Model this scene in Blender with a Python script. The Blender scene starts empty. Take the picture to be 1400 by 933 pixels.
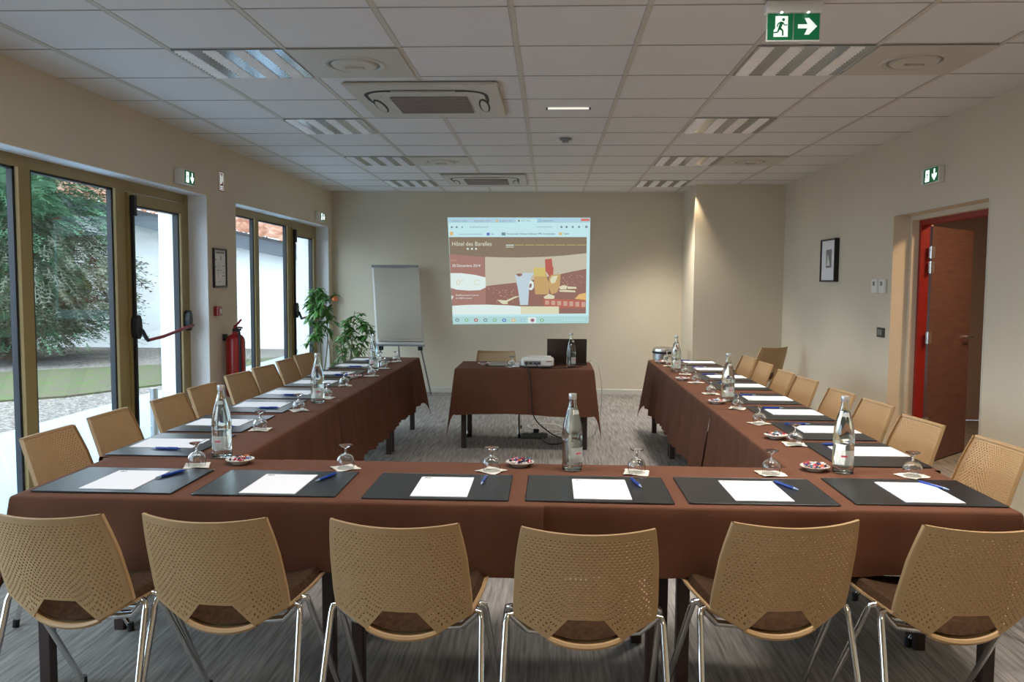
import bpy, math, random
from mathutils import Vector, Matrix
random.seed(7)
PI = math.pi
S = bpy.context.scene
C = S.collection

# ------------------------------------------------------------------ camera
cam = bpy.data.cameras.new('camera')
cam.sensor_width = 36.0
cam.lens = 1126.37 / 1400 * 36
cam.clip_end = 300
co = bpy.data.objects.new('camera', cam)
R_ = Vector((0.99891763, 0.04607765, 0.00635714))
U_ = Vector((-0.00955501, 0.06951747, 0.99753497))
F_ = Vector((-0.04552214, 0.99651602, -0.0698825))
co.matrix_world = Matrix(((R_.x, U_.x, -F_.x, 0), (R_.y, U_.y, -F_.y, 0), (R_.z, U_.z, -F_.z, 1.47), (0, 0, 0, 1)))
C.objects.link(co)
S.camera = co
S.view_settings.view_transform = 'Standard'
S.view_settings.look = 'None'
S.view_settings.gamma = 1
S.view_settings.use_curve_mapping = False
S.view_settings.exposure = 0.14

# ------------------------------------------------------------------ light
SKY = 6.8
w = bpy.data.worlds.new('world'); S.world = w; w.use_nodes = True
nt = w.node_tree; bg = nt.nodes['Background']
tc = nt.nodes.new('ShaderNodeTexCoord'); sp = nt.nodes.new('ShaderNodeSeparateXYZ'); cr = nt.nodes.new('ShaderNodeValToRGB')
nt.links.new(tc.outputs['Generated'], sp.inputs[0]); nt.links.new(sp.outputs['Z'], cr.inputs[0])
cr.color_ramp.elements[0].position = 0.0; cr.color_ramp.elements[0].color = (0.66, 0.80, 0.96, 1)
cr.color_ramp.elements[1].position = 0.6; cr.color_ramp.elements[1].color = (0.70, 0.86, 1.0, 1)
nt.links.new(cr.outputs[0], bg.inputs[0]); bg.inputs[1].default_value = SKY

def lamp(name, kind, loc, energy, color, rot=(0, 0, 0), size=0.1, size_y=None, spot=None, blend=0.5, portal=False):
    d = bpy.data.lights.new(name, kind); d.energy = energy; d.color = color
    if kind == 'AREA':
        d.size = size
        if size_y: d.shape = 'RECTANGLE'; d.size_y = size_y
        if portal: d.cycles.is_portal = True
    elif kind == 'SPOT':
        d.spot_size = spot; d.spot_blend = blend; d.shadow_soft_size = size
    else:
        d.shadow_soft_size = size
    o = bpy.data.objects.new(name, d); o.location = loc; o.rotation_euler = rot; C.objects.link(o)
    return o
# daylight portals in the three glazed openings (they guide the sky light, they give none)
for yc in (1.5, 5.34, 9.18):
    lamp('window_portal', 'AREA', (-3.30, yc, 1.1), 1, (1, 1, 1), (0, -PI / 2, 0), 2.2, 3.2, portal=True)
CH = 2.668
LAMP = (1.0, 0.80, 0.55)
# recessed wall-washing spotlights of the back of the room, and an added warm fill lamp unseen behind the camera
lamp('corner_spotlight', 'SPOT', (1.685, 10.02, CH - 0.03), 30, LAMP, (0, 0, 0), 0.02, spot=math.radians(60), blend=0.6)
lamp('wall_spotlight', 'SPOT', (1.45, 10.35, CH - 0.03), 8, LAMP, (math.radians(4), 0, 0), 0.03, spot=math.radians(80), blend=0.9)
lamp('added_fill_lamp', 'AREA', (1.32, -0.9, CH - 0.04), 32, LAMP, (0, 0, 0), 0.55, 0.55)
for x in (-0.75, 0.45):     # added fill lamps brightening the front table, unseen above the view
    lamp('added_fill_lamp', 'AREA', (x, 3.05, CH - 0.02), 18, (1.0, 0.95, 0.92), (0, 0, 0), 0.5, 0.5)
# spots added along the unlit-looking louvred fittings to brighten the room, cut off towards the walls
for i in range(5):
    lamp('added_downlight', 'SPOT', (1.32, 2.756 + 1.8 * i, CH - 0.05), 155, (1.0, 0.93, 0.84), (0, 0, 0), 0.2, spot=math.radians(108), blend=0.8)
    lamp('added_downlight', 'SPOT', (-1.68, 2.756 + 1.8 * i, CH - 0.05), 14, (1.0, 0.96, 0.93), (0, 0, 0), 0.2, spot=math.radians(106), blend=0.8)
lamp('corridor_lamp', 'AREA', (3.95, 5.9, 2.55), 42, (1.0, 0.70, 0.42), (0, 0, 0), 0.4, 0.4)

# ------------------------------------------------------------------ materials
def srgb(r, g, b):
    f = lambda c: (c / 255 / 12.92) if c / 255 <= 0.04045 else ((c / 255 + 0.055) / 1.055) ** 2.4
    return (f(r), f(g), f(b), 1)
def mat(name, col, rough=0.6, metal=0.0, spec=0.5, noise=None, bump=None, emit=None, trans=None, ior=1.45, coat=0):
    """noise=(scale, amount, stretch xyz)  bump=(scale, strength)"""
    m = bpy.data.materials.new(name); m.use_nodes = True
    n = m.node_tree.nodes; l = m.node_tree.links; b = n['Principled BSDF']
    b.inputs['Base Color'].default_value = col
    b.inputs['Roughness'].default_value = rough
    b.inputs['Metallic'].default_value = metal
    b.inputs['Specular IOR Level'].default_value = spec
    b.inputs['Coat Weight'].default_value = coat
    if trans is not None:
        b.inputs['Transmission Weight'].default_value = trans; b.inputs['IOR'].default_value = ior
    if emit:
        b.inputs['Emission Color'].default_value = emit[0]; b.inputs['Emission Strength'].default_value = emit[1]
    if noise or bump:
        t = n.new('ShaderNodeTexCoord')
    if noise:
        mp = n.new('ShaderNodeMapping'); mp.inputs['Scale'].default_value = noise[2] if len(noise) > 2 else (1, 1, 1)
        nz = n.new('ShaderNodeTexNoise'); nz.inputs['Scale'].default_value = noise[0]; nz.inputs['Detail'].default_value = 4
        r = n.new('ShaderNodeValToRGB'); a = noise[1]
        r.color_ramp.elements[0].position = 0.3; r.color_ramp.elements[1].position = 0.7
        r.color_ramp.elements[0].color = tuple(c * (1 - a) for c in col[:3]) + (1,)
        r.color_ramp.elements[1].color = tuple(min(1, c * (1 + a)) for c in col[:3]) + (1,)
        l.new(t.outputs['Object'], mp.inputs[0]); l.new(mp.outputs[0], nz.inputs['Vector'])
        l.new(nz.outputs['Fac'], r.inputs[0]); l.new(r.outputs[0], b.inputs['Base Color'])
    if bump:
        n2 = n.new('ShaderNodeTexNoise'); n2.inputs['Scale'].default_value = bump[0]; n2.inputs['Detail'].default_value = 3
        bp = n.new('ShaderNodeBump'); bp.inputs['Strength'].default_value = bump[1]; bp.inputs['Distance'].default_value = 0.01
        l.new(t.outputs['Object'], n2.inputs['Vector']); l.new(n2.outputs['Fac'], bp.inputs['Height']); l.new(bp.outputs[0], b.inputs['Normal'])
    return m
def emis(name, col, strength):
    m = bpy.data.materials.new(name); m.use_nodes = True
    n = m.node_tree.nodes; n.remove(n['Principled BSDF'])
    e = n.new('ShaderNodeEmission'); e.inputs[0].default_value = col; e.inputs[1].default_value = strength
    m.node_tree.links.new(e.outputs[0], n['Material Output'].inputs[0]); return m
def thin_glass(name, tint, fres=1.45, rough=0.0, boost=1.0):
    m = bpy.data.materials.new(name); m.use_nodes = True
    n = m.node_tree.nodes; l = m.node_tree.links; n.remove(n['Principled BSDF'])
    tr = n.new('ShaderNodeBsdfTransparent'); tr.inputs[0].default_value = tint
    gl = n.new('ShaderNodeBsdfGlossy'); gl.inputs['Roughness'].default_value = rough
    fr = n.new('ShaderNodeLayerWeight'); fr.inputs[0].default_value = 0.5
    pw = n.new('ShaderNodeMath'); pw.operation = 'POWER'; pw.inputs[1].default_value = 5 / boost
    mu = n.new('ShaderNodeMath'); mu.operation = 'MULTIPLY_ADD'; mu.inputs[1].default_value = 0.92; mu.inputs[2].default_value = ((fres - 1) / (fres + 1)) ** 2; mu.use_clamp = True
    mx = n.new('ShaderNodeMixShader')
    l.new(fr.outputs['Facing'], pw.inputs[0]); l.new(pw.outputs[0], mu.inputs[0]); l.new(mu.outputs[0], mx.inputs[0]); l.new(tr.outputs[0], mx.inputs[1]); l.new(gl.outputs[0], mx.inputs[2])
    l.new(mx.outputs[0], n['Material Output'].inputs[0]); return m

M = {}
M['wall'] = mat('painted_wall', srgb(214, 202, 180), 0.85, noise=(1.2, 0.03), bump=(90, 0.03))
M['reveal'] = mat('white_reveal_paint', srgb(236, 236, 236), 0.8, bump=(80, 0.03))
M['ceil'] = mat('ceiling_tile', srgb(222, 217, 212), 0.9, noise=(160, 0.03), bump=(220, 0.05))
M['tbar'] = mat('ceiling_grid_bar', srgb(200, 192, 176), 0.6)
M['tline'] = mat('ceiling_joint', srgb(182, 176, 168), 0.8)
M['base'] = mat('baseboard_paint', srgb(205, 200, 188), 0.5, noise=(3, 0.02))
M['frame'] = mat('window_frame_olive', srgb(148, 128, 78), 0.42, spec=0.5, noise=(2, 0.04))
M['lit_side'] = mat('lit_frame_side_cream', srgb(222, 208, 162), 0.5, noise=(3, 0.03))  # daylight on the side faces of the frame, painted as cream
M['gasket'] = mat('black_gasket', srgb(22, 24, 30), 0.5, noise=(5, 0.1))
M['pane'] = thin_glass('window_glass', (0.93, 0.96, 0.96, 1))
M['cloth'] = mat('brown_tablecloth', srgb(98, 62, 44), 0.9, spec=0.25, noise=(7, 0.06), bump=(380, 0.12))
M['darkwood'] = mat('dark_table_leg', srgb(52, 36, 32), 0.5, noise=(14, 0.15, (1, 1, 0.2)))
M['tabletop'] = mat('table_board', srgb(120, 96, 72), 0.5, noise=(6, 0.15, (0.2, 1, 1)))
M['shell'] = mat('beige_plastic', srgb(176, 144, 104), 0.42, spec=0.4, noise=(9, 0.02))
M['pad'] = mat('brown_seat_fabric', srgb(64, 45, 30), 0.95, spec=0.1, noise=(60, 0.35), bump=(300, 0.3))
M['chrome'] = mat('chrome', (0.72, 0.72, 0.72, 1), 0.12, 1.0, noise=(4, 0.02))
M['rubber'] = mat('black_plastic', srgb(22, 22, 22), 0.5, noise=(20, 0.1))
M['deskpad'] = mat('black_desk_pad', srgb(27, 28, 31), 0.30, spec=0.7, noise=(30, 0.06), bump=(260, 0.04))
M['paper'] = mat('white_paper', srgb(238, 236, 238), 0.75, noise=(4, 0.01))
M['ink'] = mat('navy_ink', srgb(40, 44, 78), 0.6, noise=(60, 0.2))
M['penblue'] = mat('blue_pen_plastic', srgb(24, 62, 150), 0.25, coat=0.3, noise=(20, 0.05))
M['pengrey'] = mat('pale_pen_tip', srgb(150, 170, 200), 0.3, noise=(20, 0.05))
M['glass'] = mat('clear_glass', (0.93, 0.95, 0.95, 1), 0.0, trans=1.0, ior=1.52)
M['bottleglass'] = mat('bottle_glass', (0.93, 0.97, 0.95, 1), 0.02, trans=1.0, ior=1.45)
M['water'] = mat('water', (0.97, 1.0, 0.99, 1), 0.0, trans=1.0, ior=1.33)
M['plate'] = mat('pale_plate', srgb(222, 226, 220), 0.5, noise=(30, 0.06))
M['label'] = mat('bottle_label', srgb(214, 220, 214), 0.5, noise=(30, 0.06)); M['label'].node_tree.nodes['Principled BSDF'].inputs['Alpha'].default_value = 0.5
M['labelred'] = mat('label_red_print', srgb(196, 60, 84), 0.5, noise=(90, 0.2))
M['labelblue'] = mat('label_blue_print', srgb(60, 90, 160), 0.5, noise=(90, 0.2))
M['cap'] = mat('silver_bottle_cap', srgb(196, 196, 196), 0.3, 0.6, noise=(40, 0.05))
M['napkin'] = mat('white_napkin', srgb(236, 228, 212), 0.9, noise=(60, 0.04), bump=(200, 0.2))
M['china'] = mat('white_china', srgb(226, 222, 212), 0.15, spec=0.6, noise=(4, 0.01))
for k, c in dict(red=(176, 30, 48), blue=(44, 70, 132), pink=(214, 120, 140), white=(224, 220, 220), navy=(34, 30, 66), teal=(70, 130, 140), orange=(208, 110, 60)).items():
    M['sweet_' + k] = mat('sweet_wrapper_' + k, srgb(*c), 0.25, 0.2, coat=0.4, noise=(120, 0.2))
M['black'] = mat('black_lacquer', srgb(18, 17, 17), 0.35, noise=(12, 0.1))
M['grey'] = mat('grey_plastic', srgb(128, 128, 126), 0.5, noise=(12, 0.05))
M['white'] = mat('white_plastic', srgb(222, 220, 214), 0.4, noise=(6, 0.02))
M['acwhite'] = mat('cream_air_unit_plastic', srgb(196, 188, 174), 0.45, noise=(6, 0.02))
M['acdark'] = mat('dark_air_slot', srgb(38, 34, 34), 0.6, noise=(12, 0.1))
M['acgrille'] = mat('air_grille', srgb(150, 132, 126), 0.5, noise=(12, 0.05))
M['mirror'] = mat('louvre_aluminium', (0.92, 0.90, 0.88, 1), 0.3, 0.3, noise=(10, 0.05))
M['lumpanel'] = mat('luminaire_panel', (0.40, 0.41, 0.42, 1), 0.22, 0.9, noise=(3, 0.05))
M['tube'] = mat('unlit_tube', srgb(235, 235, 232), 0.3, noise=(3, 0.01))
M['red'] = mat('red_enamel', srgb(150, 18, 20), 0.3, coat=0.3, noise=(5, 0.04))
M['redbar'] = mat('dark_red_bar', srgb(128, 30, 42), 0.35, noise=(5, 0.04))
M['reddoor'] = mat('red_door_frame', srgb(140, 24, 16), 0.4, noise=(5, 0.04))
M['green'] = mat('exit_green', srgb(6, 96, 56), 0.4, emit=(srgb(6, 96, 56), 0.35), noise=(5, 0.02))
M['pict'] = mat('pictogram_white', srgb(235, 240, 235), 0.4, emit=((0.9, 1.0, 0.95, 1), 0.55), noise=(5, 0.01))
M['pictlit'] = emis('lit_pictogram', (0.85, 1.0, 0.97, 1), 2.2)
M['signlit'] = emis('led', (0.9, 1.0, 0.97, 1), 6.0)
M['strip'] = emis('lit_strip', (1.0, 0.97, 0.86, 1), 0.9)
M['metal'] = mat('brushed_steel', (0.6, 0.6, 0.6, 1), 0.25, 1.0, noise=(40, 0.1, (1, 1, 0.1)))
M['alu'] = mat('grey_aluminium', srgb(150, 150, 150), 0.35, 0.7, noise=(8, 0.05))
M['flip'] = mat('flip_chart_paper', srgb(170, 162, 148), 0.8, noise=(2, 0.02), bump=(12, 0.05))
M['leaf'] = mat('houseplant_leaf', srgb(70, 116, 46), 0.45, noise=(14, 0.45))
M['leaf2'] = mat('pale_houseplant_leaf', srgb(92, 124, 70), 0.5, noise=(14, 0.4))
M['stem'] = mat('plant_stem', srgb(112, 104, 66), 0.8, noise=(30, 0.2))
M['pot'] = mat('dark_planter', srgb(60, 56, 52), 0.6, noise=(8, 0.1))
M['soil'] = mat('potting_soil', srgb(50, 38, 28), 0.95, noise=(60, 0.3))
M['laptop'] = mat('brown_laptop_lid', srgb(54, 44, 38), 0.3, spec=0.6, noise=(3, 0.05))
M['cable'] = mat('black_cable', srgb(20, 20, 22), 0.5, noise=(20, 0.1))
M['wcable'] = mat('white_cable', srgb(210, 210, 205), 0.5, noise=(20, 0.05))

def carpet():
    m = bpy.data.materials.new('streaked_grey_carpet'); m.use_nodes = True
    n = m.node_tree.nodes; l = m.node_tree.links; b = n['Principled BSDF']; b.inputs['Roughness'].default_value = 0.95
    b.inputs['Specular IOR Level'].default_value = 0.15
    t = n.new('ShaderNodeTexCoord')
    def nz(sx, sy, sc, d):
        mp = n.new('ShaderNodeMapping'); mp.inputs['Scale'].default_value = (sx, sy, 1)
        k = n.new('ShaderNodeTexNoise'); k.inputs['Scale'].default_value = sc; k.inputs['Detail'].default_value = d
        l.new(t.outputs['Object'], mp.inputs[0]); l.new(mp.outputs[0], k.inputs['Vector']); return k
    a = nz(42, 2.2, 1.6, 5); c = nz(1, 1, 1.3, 2); f = nz(1, 1, 260, 2)
    r = n.new('ShaderNodeValToRGB'); e = r.color_ramp.elements
    e[0].position = 0.34; e[0].color = srgb(128, 123, 119); e[1].position = 0.66; e[1].color = srgb(172, 166, 159)
    l.new(a.outputs['Fac'], r.inputs[0])
    mx = n.new('ShaderNodeMix'); mx.data_type = 'RGBA'; mx.blend_type = 'MULTIPLY'; mx.inputs[0].default_value = 0.35
    r2 = n.new('ShaderNodeValToRGB'); r2.color_ramp.elements[0].color = (0.6, 0.6, 0.6, 1); r2.color_ramp.elements[0].position = 0.35; r2.color_ramp.elements[1].position = 0.65
    l.new(c.outputs['Fac'], r2.inputs[0]); l.new(r.outputs[0], mx.inputs[6]); l.new(r2.outputs[0], mx.inputs[7]); l.new(mx.outputs[2], b.inputs['Base Color'])
    bp = n.new('ShaderNodeBump'); bp.inputs['Strength'].default_value = 0.25; bp.inputs['Distance'].default_value = 0.01
    l.new(f.outputs['Fac'], bp.inputs['Height']); l.new(bp.outputs[0], b.inputs['Normal']); return m
M['carpet'] = carpet()
def grain(name, c0, c1, sx, sy, sz):
    m = mat(name, c0, 0.45); n = m.node_tree.nodes; l = m.node_tree.links
    t = n.new('ShaderNodeTexCoord'); mp = n.new('ShaderNodeMapping'); mp.inputs['Scale'].default_value = (sx, sy, sz)
    k = n.new('ShaderNodeTexNoise'); k.inputs['Scale'].default_value = 1.0; k.inputs['Detail'].default_value = 6
    r = n.new('ShaderNodeValToRGB'); r.color_ramp.elements[0].position = 0.35; r.color_ramp.elements[1].position = 0.65
    r.color_ramp.elements[0].color = c0; r.color_ramp.elements[1].color = c1
    l.new(t.outputs['Object'], mp.inputs[0]); l.new(mp.outputs[0], k.inputs['Vector']); l.new(k.outputs['Fac'], r.inputs[0]); l.new(r.outputs[0], n['Principled BSDF'].inputs['Base Color']); return m
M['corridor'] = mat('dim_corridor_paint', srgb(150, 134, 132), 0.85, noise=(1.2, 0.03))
M['doorwood'] = grain('brown_door_veneer', srgb(88, 60, 52), srgb(108, 76, 65), 5, 5, 130)
def two_tone(name, c0, c1, c2, sc, rough=0.95):
    m = mat(name, c0, rough, spec=0.1); n = m.node_tree.nodes; l = m.node_tree.links
    t = n.new('ShaderNodeTexCoord'); k = n.new('ShaderNodeTexNoise'); k.inputs['Scale'].default_value = sc; k.inputs['Detail'].default_value = 6
    r = n.new('ShaderNodeValToRGB'); r.color_ramp.elements[0].position = 0.38; r.color_ramp.elements[1].position = 0.62
    r.color_ramp.elements[0].color = c0; r.color_ramp.elements[1].color = c2
    e = r.color_ramp.elements.new(0.5); e.color = c1
    l.new(t.outputs['Object'], k.inputs['Vector']); l.new(k.outputs['Fac'], r.inputs[0]); l.new(r.outputs[0], n['Principled BSDF'].inputs['Base Color']); return m
M['gravel'] = two_tone('bark_and_gravel', srgb(88, 79, 74), srgb(112, 103, 97), srgb(140, 131, 124), 24)
M['grass'] = two_tone('thin_lawn', srgb(88, 80, 68), srgb(84, 84, 62), srgb(76, 88, 52), 5)
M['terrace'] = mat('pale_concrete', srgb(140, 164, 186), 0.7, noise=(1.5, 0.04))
M['render'] = mat('white_render', srgb(230, 228, 226), 0.9, noise=(1.2, 0.04), bump=(40, 0.1))
M['tile'] = two_tone('clay_roof_tile', srgb(120, 76, 58), srgb(148, 104, 84), srgb(164, 128, 110), 4)
M['fascia'] = mat('slate_grey_fascia', srgb(86, 90, 98), 0.7, noise=(2, 0.2))
M['conifer'] = two_tone('conifer_needles', srgb(44, 72, 50), srgb(66, 98, 70), srgb(92, 126, 96), 2.0)
M['conifer2'] = two_tone('dry_conifer_twigs', srgb(64, 68, 58), srgb(82, 86, 74), srgb(98, 102, 88), 2.0)
M['bark'] = mat('tree_bark', srgb(88, 72, 58), 0.9, noise=(8, 0.3))

# ------------------------------------------------------------------ mesh helpers
class MB:
    def __init__(s): s.v = []; s.f = []; s.m = []
    def add(s, vs, fs, mi=0):
        k = len(s.v); s.v += [tuple(p) for p in vs]; s.f += [tuple(k + i for i in f) for f in fs]; s.m += [mi] * len(fs); return s
    def box(s, x0, x1, y0, y1, z0, z1, mi=0):
        v = [(x0, y0, z0), (x1, y0, z0), (x1, y1, z0), (x0, y1, z0), (x0, y0, z1), (x1, y0, z1), (x1, y1, z1), (x0, y1, z1)]
        return s.add(v, [(0, 3, 2, 1), (4, 5, 6, 7), (0, 1, 5, 4), (1, 2, 6, 5), (2, 3, 7, 6), (3, 0, 4, 7)], mi)
    def bbox(s, x0, x1, y0, y1, z0, z1, b=0.004, mi=0):
        """box with chamfered vertical edges and chamfered top/bottom"""
        def ring(i, z): return [(x0 + b + i, y0 + i, z), (x1 - b - i, y0 + i, z), (x1 - i, y0 + b + i, z), (x1 - i, y1 - b - i, z), (x1 - b - i, y1 - i, z), (x0 + b + i, y1 - i, z), (x0 + i, y1 - b - i, z), (x0 + i, y0 + b + i, z)]
        h = b * 0.6
        v = ring(h, z0) + ring(0, z0 + h) + ring(0, z1 - h) + ring(h, z1)
        f = [tuple(range(7, -1, -1)), tuple(range(24, 32))]
        for r in range(3):
            for i in range(8): f.append((r * 8 + i, r * 8 + (i + 1) % 8, r * 8 + 8 + (i + 1) % 8, r * 8 + 8 + i))
        return s.add(v, f, mi)
    def lathe(s, prof, n=20, c=(0, 0, 0), mi=0, caps=True, a0=0, a1=2 * PI):
        full = abs(a1 - a0 - 2 * PI) < 1e-6; k = n if full else n + 1
        v = []; f = []
        for r, z in prof:
            for i in range(k):
                a = a0 + (a1 - a0) * i / n; v.append((c[0] + r * math.cos(a), c[1] + r * math.sin(a), c[2] + z))
        for j in range(len(prof) - 1):
            for i in range(n if full else n):
                i2 = (i + 1) % k if full else i + 1
                f.append((j * k + i, j * k + i2, (j + 1) * k + i2, (j + 1) * k + i))
        if caps and full:
            if prof[0][0] > 1e-5: f.append(tuple(range(k - 1, -1, -1)))
            if prof[-1][0] > 1e-5: f.append(tuple((len(prof) - 1) * k + i for i in range(k)))
        return s.add(v, f, mi)
    def tube(s, path, r, n=8, mi=0):
        P = [Vector(p) for p in path]; rr = r if isinstance(r, (list, tuple)) else [r] * len(P)
        v = []; f = []; up = None
        for i, p in enumerate(P):
            d = (P[min(i + 1, len(P) - 1)] - P[max(i - 1, 0)]).normalized()
            if up is None:
                up = d.orthogonal().normalized()
            up = (up - d * up.dot(d)).normalized(); q = d.cross(up)
            for k in range(n):
                a = 2 * PI * k / n; v.append(p + (up * math.cos(a) + q * math.sin(a)) * rr[i])
        for i in range(len(P) - 1):
            for k in range(n): f.append((i * n + k, i * n + (k + 1) % n, (i + 1) * n + (k + 1) % n, (i + 1) * n + k))
        f.append(tuple(range(n - 1, -1, -1))); f.append(tuple((len(P) - 1) * n + k for k in range(n)))
        return s.add(v, f, mi)
    def prism(s, poly, axis, a, b, mi=0):
        """poly in the two other axes extruded from a to b along axis"""
        def P(p, t): return {'x': (t, p[0], p[1]), 'y': (p[0], t, p[1]), 'z': (p[0], p[1], t)}[axis]
        n = len(poly); v = [P(p, a) for p in poly] + [P(p, b) for p in poly]
        f = [tuple(range(n - 1, -1, -1)), tuple(range(n, 2 * n))] + [(i, (i + 1) % n, n + (i + 1) % n, n + i) for i in range(n)]
        return s.add(v, f, mi)
    def grid(s, P, mi=0, flip=False):
        nr = len(P); nc = len(P[0]); v = [p for r in P for p in r]; f = []
        for j in range(nr - 1):
            for i in range(nc - 1):
                q = (j * nc + i, j * nc + i + 1, (j + 1) * nc + i + 1, (j + 1) * nc + i)
                f.append(q[::-1] if flip else q)
        return s.add(v, f, mi)
    def mesh(s, name, mats, smooth=False, fix=True):
        me = bpy.data.meshes.new(name); me.from_pydata(s.v, [], s.f)
        for k in mats: me.materials.append(M[k])
        me.polygons.foreach_set('material_index', s.m)
        if smooth: me.polygons.foreach_set('use_smooth', [True] * len(s.f))
        me.update()
        if fix:
            import bmesh
            b = bmesh.new(); b.from_mesh(me); bmesh.ops.recalc_face_normals(b, faces=b.faces); b.to_mesh(me); b.free()
        if smooth:
            try: me.set_sharp_from_angle(angle=math.radians(42))
            except Exception: pass
        return me
def obj(name, mb, mats, parent=None, smooth=False, loc=None, fix=True, **props):
    if isinstance(mats, str): mats = [mats]
    me = mb if isinstance(mb, bpy.types.Mesh) else mb.mesh(name, mats, smooth, fix)
    o = bpy.data.objects.new(name, me); C.objects.link(o)
    if parent: o.parent = parent
    if loc: o.location = loc
    for k, v in props.items(): o[k] = v
    return o
def thing(name, label, cat, loc=(0, 0, 0), rz=0.0, group=None):
    o = bpy.data.objects.new(name, None); o.empty_display_size = 0.1; C.objects.link(o); o.location = loc; o.rotation_euler = (0, 0, rz)
    o['label'] = label; o['category'] = cat
    if group: o['group'] = group
    return o
def tag(o, label, cat, group=None):
    o['label'] = label; o['category'] = cat
    if group: o['group'] = group
    return o
def struct(name, mb, mats, parent=None, smooth=False):
    o = obj(name, mb, mats, parent, smooth)
    if parent is None: o['kind'] = 'structure'
    return o
KIDS = {}
def family(root):
    KIDS[root.name] = [(c, [d for d in C.objects if d.parent == c]) for c in C.objects if c.parent == root]
def dup(root, loc, rz, label, group=None):
    if root.name not in KIDS: family(root)
    r = root.copy(); C.objects.link(r); r.location = loc; r.rotation_euler = (0, 0, rz); r['label'] = label
    if group: r['group'] = group
    for c, g in KIDS[root.name]:
        k = c.copy(); C.objects.link(k); k.parent = r
        for d in g:
            e = d.copy(); C.objects.link(e); e.parent = k
    return r
class Maker:
    """first placement uses the prototype itself, later ones are copies"""
    def __init__(s, root): s.root = root; s.used = False
    def at(s, loc, rz, label, group=None):
        if not s.used:
            s.used = True; family(s.root)
            o = s.root; o.location = loc; o.rotation_euler = (0, 0, rz); o['label'] = label
            if group: o['group'] = group
            return o
        return dup(s.root, loc, rz, label, group)
def text_mesh(txt, size, sx=1.0, bold=0.0):
    cu = bpy.data.curves.new('t', 'FONT'); cu.body = txt; cu.size = size; cu.extrude = 0; cu.offset = bold; cu.resolution_u = 3
    o = bpy.data.objects.new('t', cu); C.objects.link(o)
    dg = bpy.context.evaluated_depsgraph_get(); me = bpy.data.meshes.new_from_object(o.evaluated_get(dg))
    v = [tuple(p.co) for p in me.vertices]; f = [tuple(p.vertices) for p in me.polygons]
    bpy.data.objects.remove(o); bpy.data.curves.remove(cu); bpy.data.meshes.remove(me)
    return [(a[0] * sx, a[1]) for a in v], f

ORD = ['first', 'second', 'third', 'fourth', 'fifth', 'sixth', 'seventh', 'eighth', 'ninth', 'tenth']
LR6 = ['leftmost', 'second from left', 'third from left', 'third from right', 'second from right', 'rightmost']

# ------------------------------------------------------------------ room shell
XL, XR, XO = -2.92, 2.80, -3.34
YB, YF = 10.966, -2.6
OP = [(-0.10, 3.10), (3.74, 6.94), (7.58, 10.79)]
HO = 2.20
b = MB(); ys = [YF] + [q for o in OP for q in o] + [YB + 0.2]
for i in range(0, len(ys), 2): b.box(XO, XL, ys[i], ys[i + 1], -0.05, CH + 0.15); b.box(XO - 0.006, XO, ys[i], ys[i + 1], -0.05, CH + 0.15, 2)
for a, c in OP: b.box(XO, XL, a, c, HO, CH + 0.15)
for a, c in OP:                                             # white painted linings of the openings
    b.box(-3.085, XL - 0.003, a, a + 0.004, 0, HO, 1); b.box(-3.085, XL - 0.003, c - 0.004, c, 0, HO, 1)
    b.box(-3.085, XL - 0.003, a, c, HO - 0.004, HO, 1)
    b.box(XO - 0.004, -3.14, c - 0.006, c, -0.05, HO, 2)
struct('wall_left', b, ['wall', 'reveal', 'render'])
b = MB(); b.box(XO, XR + 0.4, YB, YB + 0.2, -0.05, CH + 0.15); struct('wall_back', b, ['wall'])
b = MB(); b.box(1.735, XR, 10.075, YB, 0, CH); struct('wall_back_boxing', b, ['wall'])
DY0, DY1, DH = 5.45, 6.915, 2.035
WT = 0.30
b = MB(); b.box(XR, XR + WT, YF, DY0, -0.05, CH + 0.15); b.box(XR, XR + WT, DY1, YB, -0.05, CH + 0.15); b.box(XR, XR + WT, DY0, DY1, DH, CH + 0.15)
struct('wall_right', b, ['wall'])
b = MB(); b.box(XO, XR + 0.4, YF - 0.2, YF, -0.05, CH + 0.15); struct('wall_front', b, ['wall'])
b = MB(); b.box(XL - 0.42, XR, YF, YB, -0.1, 0); struct('floor', b, ['carpet'])
b = MB(); b.box(XR, 5.0, 4.2, 9.2, -0.1, -0.0005); struct('floor_corridor', b, ['carpet'])
b = MB(); b.box(XR + WT, 5.0, 4.1, 9.3, 2.668, 2.75); struct('ceiling_corridor', b, ['ceil'])
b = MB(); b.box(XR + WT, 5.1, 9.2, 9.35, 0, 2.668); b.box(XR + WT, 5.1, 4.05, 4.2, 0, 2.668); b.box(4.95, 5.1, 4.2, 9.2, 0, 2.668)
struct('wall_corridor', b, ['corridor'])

TX, TY, T = -0.18, 3.656, 0.6
b = MB(); b.box(XO, XR + 0.4, YF, YB + 0.2, CH, CH + 0.08, 0)
for i in range(-5, 6):
    x = TX + T * i
    if XL < x < XR:
        b.box(x - 0.013, x + 0.013, YF, YB, CH - 0.003, CH, 1); b.box(x - 0.015, x - 0.013, YF, YB, CH - 0.004, CH, 2)
for j in range(-11, 13):
    y = TY + T * j
    if YF < y < YB: b.box(XL, XR, y - 0.005, y + 0.003, CH - 0.0035, CH, 2 if j % 1 == 0 else 1)
struct('ceiling', b, ['ceil', 'tbar', 'tline'])
b = MB(); b.prism([(YB, 0), (YB - 0.014, 0), (YB - 0.014, 0.062), (YB - 0.006, 0.072), (YB, 0.072)], 'x', XL, 1.735); struct('baseboard_back', b, ['base'])
b = MB(); b.prism([(10.075, 0), (10.061, 0), (10.061, 0.062), (10.067, 0.072), (10.075, 0.072)], 'x', 1.735, XR); struct('baseboard_boxing', b, ['base'])
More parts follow.
